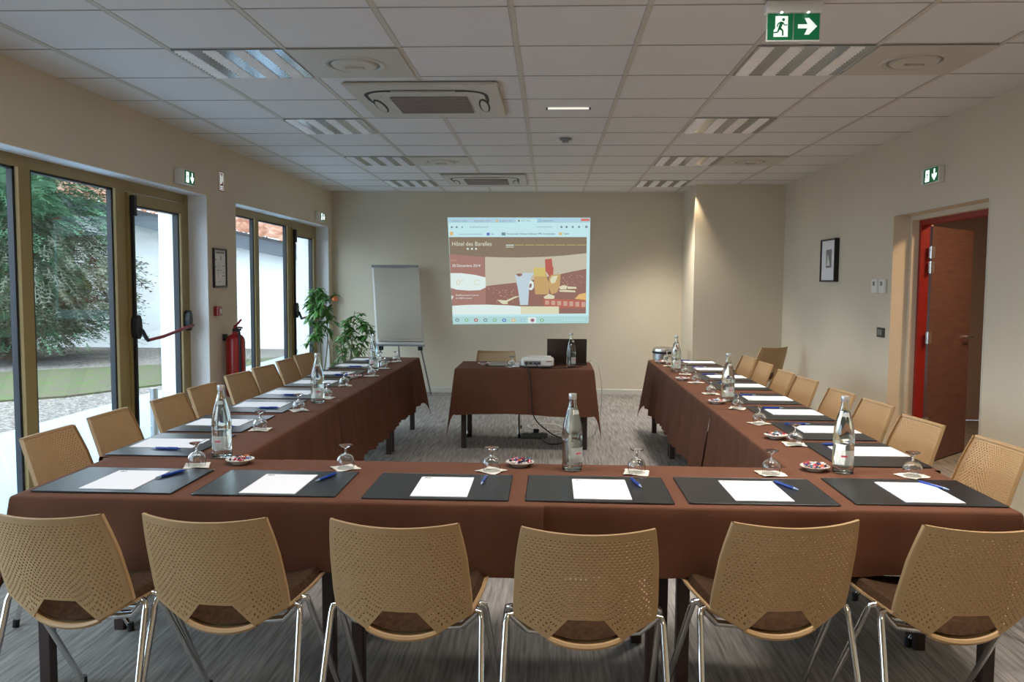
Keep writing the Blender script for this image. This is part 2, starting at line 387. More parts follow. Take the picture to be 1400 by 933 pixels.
b = MB()
for a, c in ((YF, DY0), (DY1, 10.061)): b.prism([(XR, 0), (XR - 0.014, 0), (XR - 0.014, 0.062), (XR - 0.006, 0.072), (XR, 0.072)], 'y', a, c)
struct('baseboard_right', b, ['base'])
b = MB()
for a, c in ((YF, OP[0][0]), (OP[0][1], OP[1][0]), (OP[1][1], OP[2][0]), (OP[2][1], YB)): b.prism([(XL, 0), (XL + 0.014, 0), (XL + 0.014, 0.062), (XL + 0.006, 0.072), (XL, 0.072)], 'y', a, c)
struct('baseboard_left', b, ['base'])

# glazed openings: two fixed panes and a door with a panic bar in each
FX0, FX1 = -3.14, -3.085
def glazed(n, y0, y1):
    w = struct('window_%d' % n, MB().box(FX0, FX1, y0, y0 + 0.06, 0, HO).box(FX0, FX1, y0 + 0.06, y1 - 0.07, HO - 0.075, HO)
               .box(FX0, FX1, y0 + 0.06, y0 + 2.15, 0, 0.09).box(FX0, FX1, y0 + 0.95, y0 + 1.06, 0.09, HO - 0.075).box(FX0, FX1, y0 + 2.02, y0 + 2.16, 0.09, HO - 0.075)
               .box(FX0, FX1, y1 - 0.09, y1, 0, HO), ['frame'])
    for a, c in ((0.06, 0.95), (1.06, 2.02)):
        g = MB(); ya, yc = y0 + a, y0 + c; z0, z1 = 0.09, HO - 0.075
        for q in ((ya, ya + 0.022, z0, z1), (yc - 0.044, yc - 0.020, z0, z1), (ya, yc, z0, z0 + 0.02), (ya, yc, z1 - 0.014, z1)): g.box(FX0 + 0.012, FX1 - 0.008, *q)
        obj('gasket', g, 'gasket', w)
        obj('lit_frame_side', MB().box(FX0 + 0.006, FX1 + 0.002, yc - 0.020, yc, z0, z1), 'lit_side', w)  # strip added to show the frame side as lit from outdoors
        obj('pane', MB().box(-3.114, -3.110, ya + 0.01, yc - 0.01, z0 + 0.01, z1 - 0.008), 'pane', w)
    ya, yc, z1 = y0 + 2.165, y1 - 0.095, HO - 0.085
    d = struct('door_%d' % n, MB().box(FX0, FX1 + 0.012, ya, ya + 0.07, 0.01, z1).box(FX0, FX1 + 0.012, yc - 0.075, yc, 0.01, z1)
               .box(FX0, FX1 + 0.012, ya + 0.07, yc - 0.075, z1 - 0.085, z1).box(FX0, FX1 + 0.012, ya + 0.07, yc - 0.075, 0.01, 0.11), ['frame'])
    g = MB(); a, c, e, f_ = ya + 0.07, yc - 0.075, 0.11, z1 - 0.085
    for q in ((a, a + 0.012, e, f_), (c - 0.038, c - 0.018, e, f_), (a, c, e, e + 0.02), (a, c, f_ - 0.012, f_)): g.box(FX0 + 0.012, FX1 + 0.002, *q)
    obj('gasket', g, 'gasket', d)
    obj('lit_frame_side', MB().box(FX0 + 0.006, FX1 + 0.014, c - 0.018, c, e, f_), 'lit_side', d)  # same painted daylit strip on the door leaf
    obj('pane', MB().box(-3.114, -3.110, a + 0.005, c - 0.005, e + 0.005, f_ - 0.005), 'pane', d)
    X = FX1 + 0.012; hy = ya + 0.045; hz = 1.13
    pb = obj('panic_bar', MB().tube([(X + 0.055, hy + 0.10, hz - 0.105), (X + 0.075, hy + 0.30, hz - 0.09), (X + 0.065, yc - 0.03, hz - 0.03)], 0.013, 10), 'redbar', d, True, label='dark red push bar of the panic hardware')
    obj('lever_arm', MB().tube([(X + 0.03, hy, hz), (X + 0.05, hy + 0.03, hz - 0.03), (X + 0.06, hy + 0.07, hz - 0.09), (X + 0.055, hy + 0.105, hz - 0.105)], 0.015, 8), 'gasket', pb, True)
    lk = MB(); lk.prism([(hy + 0.045 * math.cos(t * PI / 8), hz + 0.09 * math.sin(t * PI / 8)) for t in range(16)], 'x', X, X + 0.045)
    obj('lock_case', lk, 'gasket', pb)
    lk = MB(); lk.prism([(yc - 0.03 + 0.035 * math.cos(t * PI / 8), hz + 0.01 + 0.085 * math.sin(t * PI / 8)) for t in range(16)], 'x', X, X + 0.05)
    obj('end_case', lk, 'gasket', pb)
    r = MB().box(X, X + 0.022, hy - 0.012, hy + 0.012, 0.03, z1 - 0.02); r.bbox(X, X + 0.04, hy - 0.022, hy + 0.022, z1 - 0.17, z1 - 0.02, 0.006)
    obj('vertical_rod', r, 'gasket', d)
for i, (a, c) in enumerate(OP): glazed(i + 1, a, c)

# wooden door in the right wall, open into the corridor
b = MB()
b.box(XR + 0.135, XR + WT, DY1 - 0.035, DY1, 0, DH); b.box(XR + 0.135, XR + WT, DY0, DY0 + 0.035, 0, DH); b.box(XR + 0.135, XR + WT, DY0 + 0.035, DY1 - 0.035, DH - 0.035, DH)
struct('trim_1', b, ['wall'])
b = MB()
for q in ((XR - 0.003, XR + 0.001, DY0 - 0.012, DY0, 0, DH + 0.012), (XR - 0.003, XR + 0.001, DY0, DY1, DH, DH + 0.012)): b.box(*q)
struct('trim_2', b, ['base'])
b = MB(); fx = XR + 0.19
b.box(fx, fx + 0.08, DY1 - 0.075, DY1 - 0.035, 0, DH - 0.035); b.box(fx, fx + 0.08, DY0 + 0.035, DY0 + 0.075, 0, DH - 0.035); b.box(fx, fx + 0.08, DY0 + 0.075, DY1 - 0.085, DH - 0.075, DH - 0.035)
d4 = struct('door_4', b, ['reddoor'])
th = math.radians(44); hx, hy = fx + 0.085, DY1 - 0.09
L = MB(); c_, s_ = math.cos(th), math.sin(th)
def leafpt(u, t, z): return (hx + u * c_ - t * s_, hy + u * s_ + t * c_, z)
v = [leafpt(u, t, z) for z in (0.012, DH - 0.085) for (u, t) in ((0, 0), (0.86, 0), (0.86, 0.04), (0, 0.04))]
L.add(v, [(0, 3, 2, 1), (4, 5, 6, 7), (0, 1, 5, 4), (1, 2, 6, 5), (2, 3, 7, 6), (3, 0, 4, 7)])
lf = obj('door_leaf', L, 'doorwood', d4)
for z in (0.35, 1.05, 1.62, 1.74):
    obj('hinge', MB().lathe([(0.009, -0.05), (0.009, 0.05)], 10, (hx - 0.012, hy - 0.012, z)).box(hx - 0.03, hx + 0.02, hy - 0.006, hy - 0.002, z - 0.045, z + 0.045), 'metal', d4)
hd = MB(); p = [leafpt(0.80, -0.002, 1.03), leafpt(0.80, -0.05, 1.03), leafpt(0.68, -0.05, 1.03)]
hd.tube(p, 0.009, 8); obj('door_handle', hd, 'metal', lf)

# ------------------------------------------------------------------ outdoors
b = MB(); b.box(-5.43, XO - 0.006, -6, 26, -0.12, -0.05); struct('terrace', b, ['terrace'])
def ground(name, poly, z, m, nn=1):
    b = MB(); b.prism(poly, 'z', z - 0.1, z); o = struct(name, b, [m]); return o
ground('gravel_bed', [(-40, -10), (-5.43, -10), (-5.43, 40), (-40, 40)], -0.07, 'gravel')
ground('lawn', [(-14, 2.6), (-7.9, 9.2), (-6.35, 10.5), (-5.5, 12.3), (-5.43, 12.6), (-5.43, 16.4), (-6.6, 15.0), (-8.9, 13.3), (-16, 7.2)], -0.045, 'grass')
# white garden building with a sloped eave
bl = thing('garden_building', 'white rendered outbuilding with a sloping clay tiled roof beyond the lawn', 'building', (-8, 18.6, 0))
ev = lambda x: 3.28 - (x + 12.2) * 0.205            # eave height falls to the right
y0 = 0.0
b = MB(); xa, xb = -16.0, -2.0
b.prism([(xa + 8, -0.1), (xb + 8, -0.1), (xb + 8, ev(xb)), (xa + 8, ev(xa))], 'y', 0.0, 0.25)
obj('wall', b, 'render', bl)
b = MB()
b.add([(xa + 8, -0.45, ev(xa) + 0.02), (xb + 8, -0.45, ev(xb) + 0.02), (xb + 8, 0.1, ev(xb) + 0.02), (xa + 8, 0.1, ev(xa) + 0.02),
       (xa + 8, -0.45, ev(xa) + 0.34), (xb + 8, -0.45, ev(xb) + 0.30), (xb + 8, 0.1, ev(xb) + 0.36), (xa + 8, 0.1, ev(xa) + 0.40)],
      [(0, 3, 2, 1), (4, 5, 6, 7), (0, 1, 5, 4), (1, 2, 6, 5), (2, 3, 7, 6), (3, 0, 4, 7)])
obj('fascia', b, 'fascia', bl)
b = MB(); P = []; N = 150; Rw = 26
for j in range(Rw + 1):
    row = []
    for i in range(N + 1):
        x = xa + (xb - xa) * i / N; t = j / Rw; yy = -0.58 + 3.6 * t
        row.append((x + 8, yy, ev(x) + 0.36 + 1.35 * t + 0.05 * abs(math.sin(x * PI / 0.22)) + 0.035 * ((j % 2))))
    P.append(row)
b.grid(P); obj('roof', b, 'tile', bl, fix=False)
def sprays(mb, n, c, rx, ry, z0, z1, droop, size, mi=0, taper=1.0, seed=1):
    rnd = random.Random(seed)
    for _ in range(n):
        t = rnd.random() ** 0.9; z = z0 + (z1 - z0) * t; a = rnd.uniform(0, 2 * PI)
        k = (1 - t) ** 0.6 * taper + (1 - taper) * math.sin(PI * min(1, max(0.02, t))); rr = (0.45 + 0.55 * rnd.random() ** 0.5) * max(0.06, k)
        o = Vector((c[0] + rx * rr * math.cos(a), c[1] + ry * rr * math.sin(a), z))
        d = Vector((math.cos(a + rnd.uniform(-.5, .5)), math.sin(a + rnd.uniform(-.5, .5)), rnd.uniform(-droop, 0.35))).normalized()
        s = d.cross(Vector((rnd.uniform(-.4, .4), rnd.uniform(-.4, .4), 1))).normalized(); L = size * rnd.uniform(0.6, 1.5); w_ = L * 0.10
        tip = o + d * L + Vector((0, 0, -L * 0.25))
        vs = [o - s * w_ * .3, o + s * w_ * .3, tip]; fs = [(0, 1, 2)]
        for q in (0.3, 0.55, 0.8):
            m_ = o + (tip - o) * q; e = L * 0.30 * (1.15 - q)
            for sg in (-1, 1):
                k0 = len(vs); e2 = m_ + s * sg * e + d * e * .9
                vs += [m_ - d * w_ * .7, m_ + d * w_ * .7, e2]; fs.append((k0, k0 + 1, k0 + 2))
        mb.add(vs, fs, mi)
tr = thing('conifer_tree', 'tall bushy green conifer standing on the gravel outside the left window', 'tree', (-10.6, 15.6, -0.07))
obj('trunk', MB().tube([(0, 0, 0), (0.05, 0, 2.5), (0, 0.05, 6.5)], [0.22, 0.16, 0.04], 10), 'bark', tr, True)
core = MB(); rc = random.Random(9); P = []
for j in range(15):
    t = j / 14; z = 0.5 + 6.6 * t; row = []
    for i in range(25):
        a = 2 * PI * i / 24; k = (1.55 * (1 - t) ** 0.7 + 0.05) * (0.85 + 0.25 * math.sin(5 * a + j * 1.3) * math.sin(2.2 * j)) if i < 24 else None
        row.append((k * math.cos(a), k * math.sin(a), z) if k is not None else row[0])
    P.append(row)
core.grid(P); obj('inner_branches', core, 'conifer', tr, fix=False)
fb = MB(); sprays(fb, 20000, (0, 0, 0), 2.4, 2.2, 0.35, 8.0, 0.5, 0.27, seed=3); obj('foliage', fb, 'conifer', tr, fix=False)
fb = MB(); sprays(fb, 5200, (0.35, -0.2, 0), 2.5, 2.1, 0.3, 3.1, 0.8, 0.30, taper=0.3, seed=5); obj('dry_lower_branches', fb, 'conifer2', tr, fix=False)
for i, (x, y, h) in enumerate(((-17.0, 24.5, 5.4), (-10.0, 27.5, 5.0))):
    t2 = thing('background_tree', ['grey green tree rising behind the tiled roof, left one', 'lower dark tree rising behind the tiled roof, right one'][i], 'tree', (x, y, -0.07), group='trees behind the outbuilding')
    obj('trunk', MB().tube([(0, 0, 0), (0, 0, h * .8)], [0.2, 0.05], 8), 'bark', t2, True)
    fb = MB(); sprays(fb, 1500, (0, 0, 0), 2.0, 2.0, 1.2, h, 0.4, 0.6, taper=0.5, seed=20 + i); obj('foliage', fb, 'conifer2', t2, fix=False)
dp = MB(); dp.tube([(0, 0, -0.04), (0, 0, 0.55)], 0.035, 10)
tag(obj('downpipe_shoe', dp, 'alu', loc=(-3.40, 6.90, 0), smooth=True), 'grey metal downpipe end standing on the terrace outside the glazed door', 'downpipe')

# ------------------------------------------------------------------ tables and cloths
ZT = 0.72
def table(x0, x1, y0, y1, label, group):
    t = thing('folding_table', label, 'table', ((x0 + x1) / 2, (y0 + y1) / 2, 0), 0, group)
    hx, hy = (x1 - x0) / 2 - 0.002, (y1 - y0) / 2 - 0.002
    obj('tabletop', MB().bbox(-hx, hx, -hy, hy, 0.69, ZT - 0.005, 0.004), 'tabletop', t)
    for sx in (-1, 1):
        for sy in (-1, 1):
            cx, cy = sx * (hx - 0.05), sy * (hy - 0.05)
            obj('leg', MB().bbox(cx - 0.022, cx + 0.022, cy - 0.022, cy + 0.022, 0, 0.69, 0.004), 'darkwood', t)
    obj('apron', MB().box(-hx + 0.03, hx - 0.03, -hy + 0.03, -hy + 0.05, 0.62, 0.69).box(-hx + 0.03, hx - 0.03, hy - 0.05, hy - 0.03, 0.62, 0.69).box(-hx + 0.03, -hx + 0.05, -hy + 0.05, hy - 0.05, 0.62, 0.69).box(hx - 0.05, hx - 0.03, -hy + 0.05, hy - 0.05, 0.62, 0.69), 'darkwood', t)
    return t
FXs = [-1.855, -0.718, 0.418, 1.557]
for i in range(3): table(FXs[i], FXs[i + 1], 2.765, 3.375, 'dark-legged table under the %s of the front row cloths' % ['left end', 'middle', 'right end'][i], 'tables of the front row')
AY = [3.385 + 1.2 * i for i in range(5)]
for i in range(4):
    table(-1.905, -1.315, AY[i] + .002, AY[i + 1], 'dark-legged table under the left arm cloths, %s from the front row' % ORD[i], 'tables of the left arm')
    table(0.99, 1.585, AY[i] + .002, AY[i + 1], 'dark-legged table under the right arm cloths, %s from the front row' % ORD[i], 'tables of the right arm')
table(-0.81, 0.37, 7.21, 7.85, 'dark-legged table of the presenter under a single brown cloth', None)

def cloth(name, x0, x1, y0, y1, dl, dr, df, db, label, amp=0.012, flare=0.05, k=17.0, ph=0.0, corner=0.18, step=0.028, sag=0.02, dz=0.0):
    x0 -= dz * 2; x1 += dz * 2; y0 -= dz * 2
    def lin(a, b):
        n = max(2, int(math.ceil((b - a) / step))); return [a + (b - a) * i / n for i in range(n + 1)]
    def axis(a, b, d0, d1):
        L = []
        if d0 > 0: L += [a - q for q in reversed(lin(0.012, d0))] + [a - 0.008, a - 0.004]
        L += lin(a, b)
        if d1 > 0: L += [b + 0.004, b + 0.008] + [b + q for q in lin(0.012, d1)]
        return L
    X = axis(x0, x1, dl, dr); Y = axis(y0, y1, df, db)
    def f(r, s):   # outward displacement at drop r, position s along the edge
        t = min(1, r / 0.35)
        return dz * 5 * t + 0.008 * (1 - math.exp(-r / 0.008)) + flare * r * 0.5 + amp * t * (math.sin(k * s + ph) + 0.5 * math.sin(2.3 * k * s + 1.7 + ph) + 0.8 * math.sin(0.37 * k * s + ph * 2))+ amp * t
    P = []
    for y in Y:
        row = []
        for x in X:
            ox = x0 - x if x < x0 else (x - x1 if x > x1 else 0); oy = y0 - y if y < y0 else (y - y1 if y > y1 else 0)
            sx = -1 if x < x0 else 1; sy = -1 if y < y0 else 1
            bx = min(max(x, x0), x1); by = min(max(y, y0), y1)
            if ox == 0 and oy == 0: row.append((x, y, ZT + dz + 0.0004 * math.sin(9 * x + 5 * y))); continue
            r = math.hypot(ox, oy); c, s = ox / r, oy / r
            fx_ = f(r, by) * c; fy_ = f(r, bx) * s
            q = corner * r * (2 * c * s)
            wav = sag * min(1, r / 0.3) * (math.sin(5.1 * (bx if oy else by) + ph) * 0.5) if not (ox and oy) else 0
            row.append((bx + sx * (fx_ + q * 0.7), by + sy * (fy_ + q * 0.7), ZT + dz - r + 0.003 * (1 - math.exp(-r / 0.004)) - wav * (1 if r > 0.1 else r / 0.1)))
        P.append(row)
    b = MB(); b.grid(P)
    o = obj(name, b, 'cloth', smooth=True, fix=False)
    tag(o, label, 'tablecloth', 'brown tablecloths')
    return o
Z = 0.256
cloth('tablecloth', -1.868, -1.105, 2.745, 3.386, 0.30, 0, Z, 0, 'brown cloth at the left end of the front table row', ph=0.3, corner=0.10, flare=0.03)
cloth('tablecloth', -1.110, -0.016, 2.745, 3.388, 0, 0, Z - 0.01, 0.24, 'brown cloth on the front row, between its left end and the middle seam', ph=1.1, dz=0.001)
cloth('tablecloth', -0.020, 0.962, 2.755, 3.388, 0, 0, Z - 0.01, 0.24, 'brown cloth on the front row, just right of the middle seam', ph=2.3)
cloth('tablecloth', 0.956, 1.566, 2.765, 3.386, 0, 0.30, Z - 0.04, 0, 'brown cloth at the right end of the front table row', ph=3.3, corner=0.10, flare=0.03, dz=0.001)
LY = [3.390, 5.007, 6.36, 8.20]; RY = [3.390, 4.972, 6.515, 8.20]
for i in range(3):
    last = i == 2
    cloth('tablecloth', -1.912, -1.312, LY[i] - (.012 if i == 1 else 0), LY[i + 1] + (.012 if i == 1 else 0), 0.30, 0.46, 0, 0.42 if last else 0, 'brown cloth on the left arm, %s' % ['nearest the front row', 'between the other two', 'at the far end by the plants'][i], amp=0.015, k=38, ph=0.6, corner=0.20, dz=0.001 if i == 1 else 0)
    cloth('tablecloth', 0.986, 1.592, RY[i] - (.012 if i == 1 else 0), RY[i + 1] + (.012 if i == 1 else 0), 0.46, 0.30, 0, 0.40 if last else 0, 'brown cloth on the right arm, %s' % ['nearest the front row', 'between the other two', 'at the far end by the steel bin'][i], amp=0.017, k=38, ph=0.9, corner=0.20, dz=0.001 if i == 1 else 0)
cloth('tablecloth', -0.825, 0.385, 7.19, 7.865, 0.45, 0.46, 0.405, 0.30, 'brown cloth hanging in points over the presenter table', amp=0.010, k=11, ph=0.4, flare=0.20, corner=0.05)

# ------------------------------------------------------------------ chairs
def lerp(t, pts):
    for (a, A), (b_, B) in zip(pts, pts[1:]):
        if t <= b_ or (b_, B) == pts[-1]:
            k = max(0, min(1, (t - a) / (b_ - a))); return A + (B - A) * k
def make_chair():
    t = thing('conference_chair', '', 'chair')
    NU, NV = 56, 32; TH = 0.006
    def bnd(u):
        x = abs(u) * 0.207
        return lerp(x, [(0, 0.503), (0.052, 0.503), (0.108, 0.434), (0.207, 0.497)])
    def pt(u, v, off):
        zt = 0.782 + 0.010 * u * u; zb = bnd(u); z = zt + (0.49 - zt) * v + (zb - 0.49) * v ** 3
        hw = lerp(-z, [(-0.792, 0.185), (-0.73, 0.195), (-0.67, 0.202), (-0.55, 0.208), (-0.43, 0.207)])
        yc = lerp(-z, [(-0.792, -0.384), (-0.67, -0.333), (-0.50, -0.273), (-0.43, -0.258)])
        return (u * hw, yc + 0.045 * u * u + off, z)
    us = [-1 + 2 * i / NU for i in range(NU + 1)]
    # put grid lines exactly on the corners of the opening and of the V
    for tgt in (0.052 / 0.207, 0.108 / 0.207):
        for s in (-1, 1):
            k = min(range(NU + 1), key=lambda i: abs(us[i] - s * tgt)); us[k] = s * tgt
    vs = [j / NV for j in range(NV + 1)]
    b = MB()
    for side, off in ((0, 0.0), (1, TH)):
        for j in range(NV):
            for i in range(NU):
                q = [(us[i], vs[j]), (us[i + 1], vs[j]), (us[i + 1], vs[j + 1]), (us[i], vs[j + 1])]
                hole = (i + j) % 2 == 0 and 2 <= i < NU - 2 and 2 <= j < NV - 1
                A = [pt(u, v, off) for u, v in q]
                if not hole:
                    b.add(A, [(0, 1, 2, 3) if side == 0 else (3, 2, 1, 0)]); continue
                cu = (q[0][0] + q[1][0]) / 2; cv = (q[0][1] + q[2][1]) / 2; k = 0.62
                I = [pt(cu + (u - cu) * k, cv + (v - cv) * k, off) for u, v in q]
                fs = [(a, (a + 1) % 4, 4 + (a + 1) % 4, 4 + a) for a in range(4)]
                if side: fs = [f[::-1] for f in fs]
                b.add(A + I, fs)
                if side == 0:
                    J = [pt(cu + (u - cu) * k, cv + (v - cv) * k, TH) for u, v in q]
                    b.add(I + J, [(a, (a + 1) % 4, 4 + (a + 1) % 4, 4 + a)[::-1] for a in range(4)])
    top = [[pt(u, 0, -0.0015) for u in us], [(p[0], p[1], p[2] + 0.003) for p in [pt(u, 0, -0.0015) for u in us]], [(p[0], p[1], p[2] + 0.003) for p in [pt(u, 0, TH + .004) for u in us]], [pt(u, 0.025, TH + .004) for u in us]]
    b.grid(top)
    b.grid([[pt(u, 1, 0) for u in us], [pt(u, 1, TH) for u in us]])
    for s in (-1, 1):                                   # side flanges
        rows = [[pt(s, v, 0) for v in vs], [(p[0] + s * 0.003, p[1] + 0.004, p[2]) for p in (pt(s, v, 0) for v in vs)],
                [(p[0] + s * 0.001, p[1] + 0.020, p[2]) for p in (pt(s, v, 0) for v in vs)], [(p[0] - s * 0.003, p[1] + 0.020, p[2]) for p in (pt(s, v, 0) for v in vs)], [pt(s, v, TH) for v in vs]]
        b.grid(rows)
    obj('backrest', b, 'shell', t, fix=False)
    # seat shell with its curved rear lip
    def rear(x):
        a = abs(x); return lerp(a, [(0, 0.412), (0.03, 0.4135), (0.06, 0.418), (0.09, 0.427), (0.112, 0.437), (0.15, 0.462), (0.207, 0.492)])
    def shell(u, v, off=0.0):
        x = u * lerp(v, [(0, 0.207), (0.6, 0.212), (0.9, 0.205), (1, 0.19)]); a = abs(u)
        zf = 0.438 + 0.045 * a ** 2.2; zr = rear(u * 0.207); k = min(1, v / 0.45)
        z = zr + (zf - zr) * k; z -= 0.03 * max(0, (v - 0.85) / 0.15) ** 2 * (1 - 0.3 * a)
        y = -0.243 + 0.03 * u * u + v * 0.44 - 0.03 * u * u * v
        return (x, y, z + off)
    U = [-1 + i / 14 for i in range(29)]; V = [j / 16 for j in range(17)]
    b = MB(); b.grid([[shell(u, v) for u in U] for v in V]); b.grid([[shell(u, v, -0.008) for u in U] for v in V], flip=True)
    edge = [(u, 0) for u in U] + [(1, v) for v in V[1:]] + [(u, 1) for u in reversed(U[:-1])] + [(-1, v) for v in reversed(V[:-1])]
    b.grid([[shell(u, v) for u, v in edge], [shell(u, v, -0.008) for u, v in edge]])
    lip = [(u * 0.112 / 0.207) for u in [-1 + i / 10 for i in range(21)]]
    def lp(u, dy, dz): p = shell(u, 0); return (p[0], p[1] + dy, p[2] + dz)
    b.grid([[lp(u, .012, -.002) for u in lip], [lp(u, .004, .006) for u in lip], [lp(u, -.006, .006) for u in lip], [lp(u, -.011, -.002) for u in lip], [lp(u, -.004, -.011) for u in lip], [lp(u, .008, -.010) for u in lip]])
    obj('seat_shell', b, 'shell', t, smooth=True)
    b = MB()
    def pad(u, v, h):
        p = shell(u * 0.93, 0.02 + v * 0.97); e = min(1, (1 - abs(u)) / 0.12) ** 0.5 * min(1, v / 0.05 + .15) ** 0.5 * min(1, (1 - v) / 0.08 + .05) ** 0.5
        return (p[0], p[1], p[2] + 0.001 + h * e)
    b.grid([[pad(u, v, 0.034) for u in U] for v in V]); obj('seat_pad', b, 'pad', t, smooth=True, fix=False)
    for s in (-1, 1):
        rear_p = [(s * .06, -.13, .398), (s * .17, -.16, .425), (s * .205, -.175, .463), (s * .219, -.183, .482), (s * .228, -.19, .480), (s * .233, -.198, .462), (s * .252, -.335, .012)]
        front_p = [(s * .06, -.07, .405), (s * .17, -.10, .43), (s * .208, -.125, .470), (s * .221, -.13, .484), (s * .230, -.125, .480), (s * .234, -.115, .460), (s * .246, .17, .012)]
        for pth in (rear_p, front_p):
            g = obj('leg', MB().tube(pth, 0.0105, 10), 'chrome', t, True)
            e = pth[-1]; obj('foot_cap', MB().tube([(e[0], e[1], 0.0), (e[0] * .998, e[1] * .985, 0.035)], 0.0135, 10), 'rubber', g, True)
    return t
CHR = Maker(make_chair())
for i, (x, y, a) in enumerate([(-1.452, 2.64, -5.0), (-0.975, 2.632, -3.4), (-0.414, 2.615, -4.1), (0.109, 2.588, 0.6), (0.672, 2.69, 7.1), (1.223, 2.69, 5.0)]):
    CHR.at((x, y, 0), math.radians(a), 'beige perforated chair at the near side of the front table, %s of six' % LR6[i], 'chairs along the front table')
for i, (y, x, a) in enumerate([(3.549, -2.252, -1.5), (4.095, -2.272, -1), (4.672, -2.24, -3), (5.214, -2.268, -3), (5.916, -2.314, -7), (6.441, -2.308, -7), (7.035, -2.318, -3), (7.60, -2.34, -8)]):
    CHR.at((x + 0.34, y, 0), math.radians(-90 + a), 'beige perforated chair at the window side of the left table arm, %s from the front' % ORD[i], 'chairs along the left arm')
for i, (y, x, a) in enumerate([(3.60, 1.965, 4), (4.18, 1.90, 7), (4.808, 1.918, 5), (5.312, 1.885, 4), (5.994, 1.88, 6), (6.497, 1.862, 3), (7.178, 1.881, 4), (7.765, 1.886, 5)]):
    CHR.at((x - 0.34, y, 0), math.radians(90 + a), 'beige perforated chair at the wall side of the right table arm, %s from the front' % ORD[i], 'chairs along the right arm')
CHR.at((-0.53, 7.93, 0), math.radians(181), 'beige chair behind the presenter table, its back to the projected picture')
CHR.at((2.31, 9.42, 0), math.radians(28), 'beige spare chair standing apart in the far right corner')

# ------------------------------------------------------------------ place settings
def make_deskpad():
    b = MB(); b.bbox(-0.256, 0.256, -0.191, 0.191, 0, 0.004, 0.006)
    e = MB()
    return obj('desk_pad', b, 'deskpad')
def make_paper():
    b = MB(); b.box(-0.1, 0.1, -0.143, 0.143, 0, 0.0025)
    t = obj('note_pad', b, 'paper')
    k = MB()
    for i in range(6): k.box(-0.088 + i * 0.004, -0.0855 + i * 0.004 + 0.001, 0.126, 0.126 + 0.004 + 0.003 * math.sin(i * 1.4), 0.0025, 0.0027)
    k.box(-0.089, -0.060, 0.1225, 0.1238, 0.0025, 0.0027); k.box(-0.086, -0.064, 0.1195, 0.1203, 0.0025, 0.0027)
    obj('letterhead', k, 'ink', t); return t
def make_pen():
    t = thing('ballpoint_pen', '', 'pen')
    def lx(mb, prof, y=0, z=0.0052, n=10):
        v = []; f = []
        for r, x in prof:
            for i in range(n): a = 2 * PI * i / n; v.append((x, y + r * math.cos(a), z + r * math.sin(a)))
        for j in range(len(prof) - 1):
            for i in range(n): f.append((j * n + i, j * n + (i + 1) % n, (j + 1) * n + (i + 1) % n, (j + 1) * n + i))
        f += [tuple(range(n - 1, -1, -1)), tuple((len(prof) - 1) * n + i for i in range(n))]; return mb.add(v, f)
    obj('barrel', lx(MB(), [(0.0045, -0.045), (0.0052, -0.03), (0.005, 0.05), (0.0045, 0.058)]), 'penblue', t, True)
    obj('tip', lx(MB(), [(0.001, -0.07), (0.0022, -0.065), (0.0045, -0.045)]), 'pengrey', t, True)
    obj('push_button', lx(MB(), [(0.003, 0.058), (0.003, 0.068)]), 'penblue', t, True)
    obj('clip', MB().box(0.012, 0.056, -0.0015, 0.0015, 0.0100, 0.0112).box(0.052, 0.056, -0.0015, 0.0015, 0.008, 0.0112), 'penblue', t)
    return t
def make_goblet():
    t = thing('upturned_goblet', '', 'glass')
    k_ = 1.12
    o = [(r * k_, z) for r, z in [(0.0295, 0.0), (0.0315, 0.015), (0.0318, 0.027), (0.0295, 0.040), (0.024, 0.050), (0.015, 0.0565), (0.006, 0.060)]]
    i_ = [(r * k_, z) for r, z in [(0.004, 0.0570), (0.0135, 0.0540), (0.0222, 0.0478), (0.0275, 0.0386), (0.0298, 0.027), (0.0295, 0.015), (0.0275, 0.0)]]
    obj('bowl', MB().lathe(o + i_ + [o[0]], 24, caps=False), 'glass', t, True)
    obj('stem', MB().lathe([(0.006, 0.060), (0.0042, 0.064), (0.0055, 0.068), (0.0038, 0.074), (0.005, 0.080)], 12, caps=False), 'glass', t, True)
    obj('foot', MB().lathe([(0.005, 0.080), (0.014, 0.086), (0.0275, 0.0925), (0.0285, 0.0945), (0.012, 0.0905), (0.0, 0.0895)], 24, caps=False), 'glass', t, True)
    return t
def make_napkin():
    b = MB(); n = 10; rnd = random.Random(4)
    for off, fl in ((0.0016, False), (0.0, True)):
        P = []
        for j in range(n + 1):
            row = []
            for i in range(n + 1):
                x = -0.048 + 0.096 * i / n; y = -0.048 + 0.096 * j / n
                e = max(abs(x), abs(y)) / 0.048
                s = 1 + 0.03 * math.sin(9 * math.atan2(y, x)) * (e > 0.9)
                row.append((x * s, y * s, off + (0.0035 * max(0, e - 0.7) / 0.3 * (0.5 + 0.5 * math.sin(3 * math.atan2(y, x))) if e > .7 else 0)))
            P.append(row)
        b.grid(P, flip=fl)
    return obj('paper_napkin', b, 'napkin', smooth=True, fix=False)
